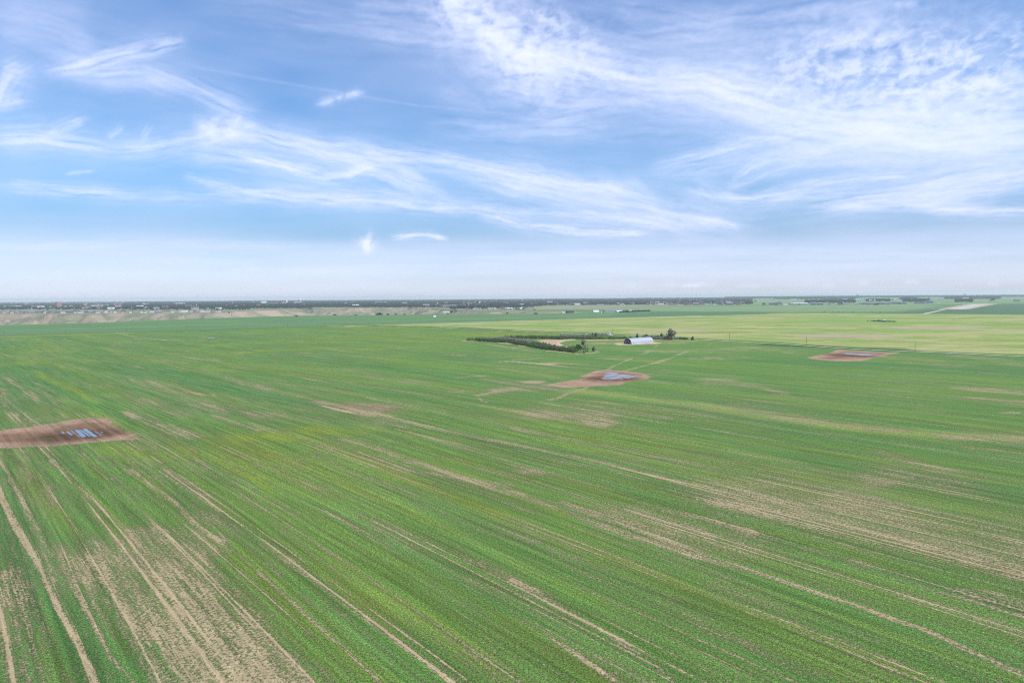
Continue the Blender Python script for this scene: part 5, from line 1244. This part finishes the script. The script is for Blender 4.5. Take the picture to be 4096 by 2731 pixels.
for i in range(6):
    a0 = -math.pi / 2 + math.pi * i / 6; a1 = a0 + math.pi / 6; b.tube((0, 0, (14 * .62 + math.sin(a0) * 3.2) * k), (0, 0, (14 * .62 + math.sin(a1) * 3.2) * k), max(.1, math.cos(a0) * 3.4 * k), max(.1, math.cos(a1) * 3.4 * k), 14, False)
b.build('tank', M['bluedome'], o)
def mast(name, x, yd, yt, label, lattice=True, mat='greysteel', wpx=.9):
    k = rng_((x, yd)) / F; h = (yd - yt) * k; w_ = wpx * k
    o = empty(name, at(x, yd), label=label, cat='mast'); b = MB()
    if lattice:
        for i in range(3):
            a_ = i * 2.094; b.tube((math.cos(a_) * w_, math.sin(a_) * w_, -1), (math.cos(a_) * w_ * .3, math.sin(a_) * w_ * .3, h), .22 + w_ * .1, .15 + w_ * .06, 4)
        b.build('legs', M[mat], o); b = MB(); n = 16
        for j in range(n):
            f0 = j / n; f1 = (j + 1) / n; w0 = w_ * (1 - .7 * f0); w1 = w_ * (1 - .7 * f1)
            for i in range(3):
                a_ = i * 2.094; c_ = a_ + 2.094; b.tube((math.cos(a_) * w0, math.sin(a_) * w0, h * f0), (math.cos(c_) * w1, math.sin(c_) * w1, h * f1), .12 + w_ * .04, .12 + w_ * .04, 3, False)
        b.build('bracing', M[mat], o)
    else:
        b.tube((0, 0, -1), (0, 0, h), w_, w_ * .7, 8); b.build('shaft', M[mat], o); MB().tube((0, 0, h), (0, 0, h + w_ * 2), w_ * 1.2, w_ * .8, 8).build('head', M[mat], o)
    return o
mast('pale_mast', Z2(2256, 0)[0], Z2(0, 240)[1], Z2(0, 196)[1], "short thick white mast in front of the trees at the left", False, 'white', .75)
mast('lattice_mast', Z2(2264, 0)[0], 1222, Z2(0, 74)[1], "very tall thin lattice mast rising into the sky above the short white mast", True, 'greysteel', .55)
mast('lattice_tower', Z5(937, 0)[0], 1207, Z5(0, 70)[1], "lattice radio tower rising above the skyline right of the arched shed", True, 'greysteel', 1.1)
mast('pale_mast', Z5(404, 0)[0], Z5(0, 203)[1], Z5(0, 152)[1], "pale mast at the town edge left of the lattice radio tower", False, 'white', .5)
mast('pale_mast', Z4(670, 0)[0], Z4(0, 226)[1], Z4(0, 190)[1], "thin white mast right of the shopping centre", False, 'white', .6)
mast('light_mast', Z4(398, 0)[0], Z4(0, 215)[1], Z4(0, 166)[1], "thin dark mast above the shopping centre roof", False, 'greysteel', .4)
mast('thin_mast', Z3(314, 0)[0], 1217, Z3(0, 158)[1], "small white mast on the skyline left of the white blocky hall", False, 'white', .5)
mast('chimney', Z2(1225, 0)[0], 1217, Z2(0, 152)[1], "thin dark chimney on the hazy skyline right of the brick block", False, 'greysteel', .8)
mast('thin_mast', Z3(1435, 0)[0], 1212, Z3(0, 122)[1], "faint thin mast on the skyline right of the white grain tower", True, 'greysteel', .4)
mast('control_tower', Z5(2292, 0)[0], 1220, Z5(0, 165)[1], "small tower at the left end of the airfield", False, 'bluedome', 1.0)

LMK = [(60, "the far left edge"), (160, "the cream warehouse"), (235, "the tallest brick tower"), (340, "the smaller brick block"), (383, "the long cream school"), (470, "the two low brick blocks"), (580, "the small white block"), (716, "the bright white hall"),
       (787, "the short white mast"), (930, "the small skyline mast"), (1053, "the white blocky hall"), (1145, "the slim silo"), (1203, "the white grain tower"), (1320, "the faint thin mast"), (1526, "the very long hall"), (1790, "the shopping centre"), (1918, "the narrow white tower"),
       (2030, "the small tan block"), (2088, "the pink skyline tower"), (2225, "the long cream store"), (2366, "the low white store"), (2480, "the bright white store"), (2601, "the pale mast"), (2680, "the dark house row"), (2787, "the lattice radio tower"), (2966, "the row's tan block"),
       (3144, "the large hangar roof"), (3260, "the small airfield tower"), (3423, "the bright white barn"), (3500, "the dark red hangar"), (3560, "the terminal building"), (3718, "the tall hangar"), (3900, "the runway"), (4050, "the far right edge")]
def near_mark(x, half=14):
    lx, nm = min(LMK, key=lambda q: abs(q[0] - x))
    return ("below " if abs(x - lx) < half else ("left of " if x < lx else "right of ")) + nm
# houses: one prototype of each look, then copies
def proto(wall, roof, L_=14, W_=10, h=3.4, rise=3.0): return gable('house', (0, 0, 0), 0, L_, W_, h, M[wall], M[roof], 'x', rise=rise)
PH = [proto('roofgrey', 'roofdark'), proto('tan', 'roofdark', 16, 11, 5.2, 3.4), proto('cream', 'roofgrey', 15, 10, 3.2), proto('cream', 'whitish', 18, 11, 3.4, 2.4), proto('brick', 'roofdark', 13, 10, 5.4), proto('roofgrey', 'roofgrey', 17, 11, 5.0)]
used = [0] * 6; HOUSE_N = [0]
DESC = ["dark roofed grey house", "tan two storey house", "cream bungalow with grey roof", "cream house with off white roof", "reddish house with dark roof", "grey two storey house"]
def houses(n, x0, x1, yb, wts_, where, group, jit=1.0, sc=(0.9, 1.25), seed=0):
    r = np.random.default_rng(seed)
    for i in range(n):
        x = x0 + (x1 - x0) * (i + r.uniform(.15, .85)) / n; y = (yb(x) if callable(yb) else yb) + r.uniform(-jit, jit) * .5
        k = int(r.choice(6, p=np.array(wts_) / sum(wts_))); L = at(x, y); rz = yaw(x, y) + r.choice([0, 1.57]) + r.normal() * .12
        lab = DESC[k] + ' ' + where + ' ' + near_mark(x)
        if used[k] == 0: o = PH[k]; used[k] = 1; o.location = L; o.rotation_euler = (0, 0, rz); o['label'] = lab; o['group'] = group
        else: o = copy_tree(PH[k], L, rz, None, lab, group)
        s_ = r.uniform(*sc); o.scale = (s_, s_, s_)
rimy = lambda x: np.interp(x, [0, 410, 820, 1100], [1253.5, 1252, 1249.5, 1247.5])
houses(48, 0, 410, rimy, (8, 2, 1, .6, 1.5, 4), "on the rim,", "houses on the left valley rim", 2.6, (1.0, 1.4), 1)
houses(30, 410, 1100, rimy, (1, 2, 4, 4, .5, 2), "on the rim,"  , "houses among trees on the valley rim", 2.2, (.9, 1.3), 2)
houses(16, 2585, 2960, 1220.0, (5, 2, 2, 2, 3, 4), "in the front row", "houses at the right town edge", 1.2, (1.6, 2.2), 3)
houses(14, 2590, 2950, 1215.5, (5, 2, 2, 2, 3, 4), "in the back row", "houses at the right town edge, back row", 1.5, (1.7, 2.4), 13)
houses(12, 3030, 3440, 1219.5, (1, 1, 3, 4, .5, 4), "in the field row", "sheds left of the hangars", .8, (1.4, 2.2), 4)
houses(16, 1650, 2110, 1238, (2, 1, 3, 3, 2, 2), "by the valley end", "houses beside the valley", 3.0, (1.1, 1.7), 5)
houses(26, 0, 1000, 1232, (1, 2, 6, 6, 1.5, 2), "in the trees", "city roofs at the left", 14, (1.5, 2.4), 6)
houses(26, 1000, 2500, 1220, (1, 2, 6, 6, 1.5, 3), "in the trees", "city roofs in the middle", 14, (1.6, 2.6), 7)
houses(16, 3000, 4090, 1201, (1, 2, 5, 6, .5, 2), "on the skyline", "farm buildings on the right skyline", 12, (2.2, 3.6), 8)

# farmyards in the middle distance
def zf(x, y): return (2200 + x / 5.6, 1220 + y / 5.6)
gable('dark_barn', at(*zf(450, 172)), R(20), 26, 14, 5, M['roofdark'], M['roofdark'], "dark purple barn of the lone farm on the green field", cat='barn')
gable('machine_shed', at(*zf(385, 172)), R(-15), 14, 9, 4, M['roofgrey'], M['roofdark'], "small dark shed left of the dark purple barn", cat='shed')
gable('farmhouse', at(*zf(295, 178)), R(15), 13, 9, 3, M['cream'], M['tan'], "small cream shed left of the lone dark barn", cat='shed')
gable('white_barn', at(*zf(1030, 163)), R(8), 20, 11, 4.5, M['white'], M['roofwhite'], "white barn with bright roof between the dark barn and the tree row", cat='barn')
silo('grain_bin', zf(1147, 0)[0], zf(0, 165)[1], 1.5, zf(0, 145)[1], M['white'], M['roofwhite'], "upper small white grain bin right of the white barn", 'grain bin')
silo('grain_bin', zf(1150, 0)[0], zf(0, 186)[1], 1.4, zf(0, 168)[1], M['white'], M['orangebase'], "lower small white grain bin right of the white barn", 'grain bin')
gable('long_shed', at(*zf(1360, 158)), R(3), 44, 12, 5, M['greysteel'], M['roofgrey'], "long grey shed right of the two small grain bins", cat='shed')
gable('farmhouse', at(*zf(1522, 158)), R(10), 12, 9, 3.4, M['white'], M['roofwhite'], "small white house at the left end of the far tree row", cat='house')
gable('farmhouse', at(*zf(1575, 155)), R(-10), 14, 9, 3.6, M['white'], M['roofwhite'], "second white house, just inside the far tree row", cat='house')
gable('shed', at(*zf(1798, 146)), R(5), 10, 8, 3, M['cream'], M['roofwhite'], "tiny cream shed among the trees of the far tree row", cat='shed')
def zq(x, y): return (3440 + x / 6.918, 1195 + y / 6.918)
gable('shed', at(*zq(560, 618)), R(12), 8, 5, 2.2, M['greysteel'], M['roofgrey'], "small grey shed by the dark brush in the pale field", cat='shed')
gable('shed', at(*zq(670, 622)), R(-8), 4.5, 4, 2.2, M['cream'], M['whitish'], "tiny white shed at the right of the dark brush in the pale field", cat='shed')
gable('site_hut', at(Z4(282, 0)[0], 1268), R(20), 7, 5, 2.6, M['white'], M['roofwhite'], "tiny white hut alone on the distant green field near the valley", cat='hut', rise=1.2)

# ------------------------------------------------------------------ distant trees
def far_tree(x, y, hpx, wpx, label, group, seed, kind='dense', mat='leaf_wood', n=170):
    k = rng_((x, y)) / F; return tree('tree', at(x, y), hpx * k, wpx * k, kind, label, group, n, M[mat], seed)
for i, (x, y, h, w_, kd, lab) in enumerate(((1720, 145, 7, 7, 'dense', "round tree above the tiny cream shed's left in the far tree row"), (1798, 145, 9, 7, 'dense', "taller round tree over the tiny cream shed in the far tree row"), (1922, 140, 6, 3, 'dense', "first of two narrow trees in the far tree row"),
        (1945, 140, 7, 3, 'dense', "second of two narrow trees in the far tree row"), (1983, 140, 10, 3.5, 'spruce', "tallest narrow tree in the far tree row"), (2105, 136, 6, 5, 'dense', "right hand small tree in the far tree row"),
        (1610, 150, 6, 4, 'dense', "small tree beside the second white house"), (1495, 160, 4, 5, 'bush', "dark bush left of the small white house"), (1190, 162, 3, 4, 'bush', "small bush right of the white grain bins"))):
    p = zf(x, y); far_tree(p[0], p[1], h, w_, lab, None, 100 + i, kd)
thicket('hedgerow', [zf(1550, 166), zf(1700, 162), zf(2000, 148), zf(2240, 138), zf(2235, 128), zf(2000, 138), zf(1600, 150)], 3.2, 4.5, 16, 2.0, M['leaf_wood'], "long thin far hedgerow with trees on the green field", 41)
thicket('brush', [zq(190, 628), zq(320, 626), zq(700, 640), zq(980, 640), zq(980, 634), zq(700, 626), zq(360, 618)], 1.6, 4, 14, 1.3, M['leaf_wood'], "dark low brush strip in the pale field left of the runway", 42)
for i, (x, y, w_) in enumerate(((Z3(1048, 0)[0], 1266, 12), (Z3(1490, 0)[0], 1260.5, 14), (Z3(1730, 0)[0], 1259.5, 17), (Z3(1990, 0)[0], 1259, 34), (Z3(2100, 0)[0], 1258.7, 16), (Z3(2190, 0)[0], 1258.2, 12), (Z3(2290, 0)[0], 1258, 11), (Z4(300, 0)[0], 1256, 14), (Z4(430, 0)[0], 1255.5, 13), (Z4(1120, 0)[0], 1254.5, 16), (Z4(1447, 0)[0], 1255.5, 16), (Z4(1430, 0)[0], 1241, 9))):
    k = rng_((x, y)) / F
    b_ = tree('bush', at(x, y), 3.0 * k, w_ * k, 'bush', "dark low bush clump on the near valley edge, " + near_mark(x, 30), "bush clumps on the near valley edge", 260, M['leaf_wood'], 200 + i, 'bush')
for i, x in enumerate((3290, 3299, 3331, 3354, 3372, 3411, 3489, 3521)):
    k = rng_((x, 1250)) / F
    tree('bush', at(x, 1249.8 + .2 * (i % 3)), (2.6 + .8 * (i % 3)) * k, (4 + 1.5 * (i % 2)) * k, 'bush', ("leftmost", "second", "third", "fourth", "fifth", "sixth", "seventh", "rightmost")[i] + " small dark bush in the line between the two pale fields", "bushes along the far field line", 120, M['leaf_wood'], 230 + i, 'bush')
# rim trees you can tell apart
r = np.random.default_rng(77)
for i in range(46):
    x = r.uniform(240, 1100) if i < 40 else r.uniform(0, 240); y = rimy(x) + r.uniform(-1.5, .8)
    far_tree(x, y, r.uniform(7, 13), r.uniform(5, 9), "leafy tree among the rim houses, " + near_mark(x), "trees on the far valley rim", 300 + i, 'spruce' if r.uniform() < .2 else 'dense', n=110)
for i in range(9): far_tree(1058 + i * 4 + r.uniform(-1, 1), 1247, r.uniform(9, 13), 5, "tall narrow tree of the cluster at the right end of the rim houses", "tree cluster at the right end of the rim houses", 360 + i, 'dense', n=110)
for i in range(22):
    x = 1835 + i * 14 + r.uniform(-5, 5); far_tree(x, 1240.5 + r.uniform(-2, 1), r.uniform(9, 15), r.uniform(7, 12), "leafy grove tree by the valley end, " + near_mark(x), "trees in the grove by the valley's right end", 380 + i, 'dense', n=110)
for i, (x, y, h, w_, lab) in enumerate(((Z6(1665, 0)[0], 1187, 8, 10, "round tree poking above the right skyline"), (Z6(1985, 0)[0], 1207, 12, 15, "round tree standing alone right of the runway's far end"), (Z6(2240, 0)[0], 1205.5, 6, 9, "small tree far right of the runway"), (Z6(1740, 0)[0], 1211, 8, 5, "small upright tree left of the runway's far end"),
        (Z6(555, 0)[0], 1190.5, 7, 9, "rounded tree on the skyline above the airfield"), (Z6(980, 0)[0], 1198, 9, 18, "wide dark tree above the gap in the airfield row"), (Z6(430, 0)[0], 1192, 9, 14, "wide tree on the skyline by the bright white barn"))):
    far_tree(x, y, h, w_, lab, None, 420 + i, n=240)

# wooded city and countryside, one mass each
def woods(name, boxes, label, seed, h=10.0, mat='leaf_wood'):
    r = np.random.default_rng(seed); PTS = []; SZ = []
    for (xa, xb, ya, yb_, dens_, hs) in boxes:
        n_ = int(dens_)
        px = r.uniform(xa, xb, n_); f = r.uniform(0, 1, n_)
        ya_ = ya(px) if callable(ya) else np.full(n_, ya); yb2 = yb_(px) if callable(yb_) else np.full(n_, yb_)
        py = ya_ + (yb2 - ya_) * f
        q = np.array([hit((a_, b_)) for a_, b_ in zip(px, py)])
        keep = (fbm(q[:, 0] / 260, q[:, 1] / 420, 3, seed) + .9 * hs > .0)
        q = q[keep]; rq = np.hypot(q[:, 0], q[:, 1]); z = terrain(q[:, 0], q[:, 1]); n_ = len(q)
        hh = h * r.uniform(.6, 1.35, n_); wv = np.maximum(5.0, rq / F * 4.2) * r.uniform(.7, 1.3, n_)
        per = 12; d = r.normal(size=(n_, per, 3)); d /= np.linalg.norm(d, axis=2)[:, :, None]; d *= r.uniform(.3, 1, (n_, per, 1))
        pts = np.stack([q[:, 0][:, None] + d[..., 0] * wv[:, None], q[:, 1][:, None] + d[..., 1] * wv[:, None], z[:, None] + hh[:, None] * (.5 + .52 * d[..., 2])], -1).reshape(-1, 3)
        PTS.append(pts); SZ.append(np.repeat(np.maximum(3.2, rq / F * 2.2), per) * r.uniform(.7, 1.3, n_ * per))
    pts = np.concatenate(PTS); sz = np.concatenate(SZ)
    return tag(obj(name, leaves_mesh(name, pts, sz, M[mat], seed)), label=label, cat='woods', kind='stuff')
hy = lambda x: 1209.5 - .0066 * x            # just below the skyline
woods('city_trees', [(-150, 1000, lambda x: hy(x) + .5, 1238, 6500, .22), (-150, 1120, 1236, 1241, 500, .0), (500, 1250, lambda x: hy(x) + 1, 1234, 6500, .8)], "dark trees covering the left part of the far city", 51, 9.5)
woods('city_trees', [(900, 1850, lambda x: hy(x) + 2, 1230, 9000, 1), (1800, 2600, lambda x: hy(x) + 2, lambda x: np.interp(x, [1800, 2100, 2200, 2600], [1238, 1231, 1221, 1219]), 7500, .5)], "dark trees covering the middle part of the far city", 52, 10)
woods('suburb_trees', [(2550, 3010, lambda x: hy(x) + 1.5, 1217, 3000, .5), (2650, 2800, 1211, 1216, 320, .7), (2930, 3000, 1204, 1209, 260, 1)], "bluish trees around the right part of the town", 53, 10)
woods('farm_woods', [(2900, 4250, lambda x: 1189.5 - .0066 * (x - 3000), lambda x: 1196 - .0066 * (x - 3000), 7500, .12), (2900, 4250, lambda x: hy(x) + .2, lambda x: 1191 - .0066 * (x - 3000), 5000, 1), (3100, 3430, 1190, 1198, 1100, .4), (3220, 3290, 1207, 1213, 260, 1), (3290, 3420, 1203, 1214, 420, .15), (3462, 3560, 1199, 1207, 260, .2), (3540, 4250, 1183, 1190, 2200, .2), (3600, 3665, 1194, 1199, 160, .8), (3612, 3715, 1200, 1208, 500, .9),
                     (3780, 4000, 1188, 1197, 1200, .45), (3820, 3890, 1203, 1209, 200, .7), (3900, 3960, 1178, 1184, 140, 1), (3990, 4250, 1180, 1190, 500, .3)], "scattered bluish woods on the plain along the right skyline", 54, 17)
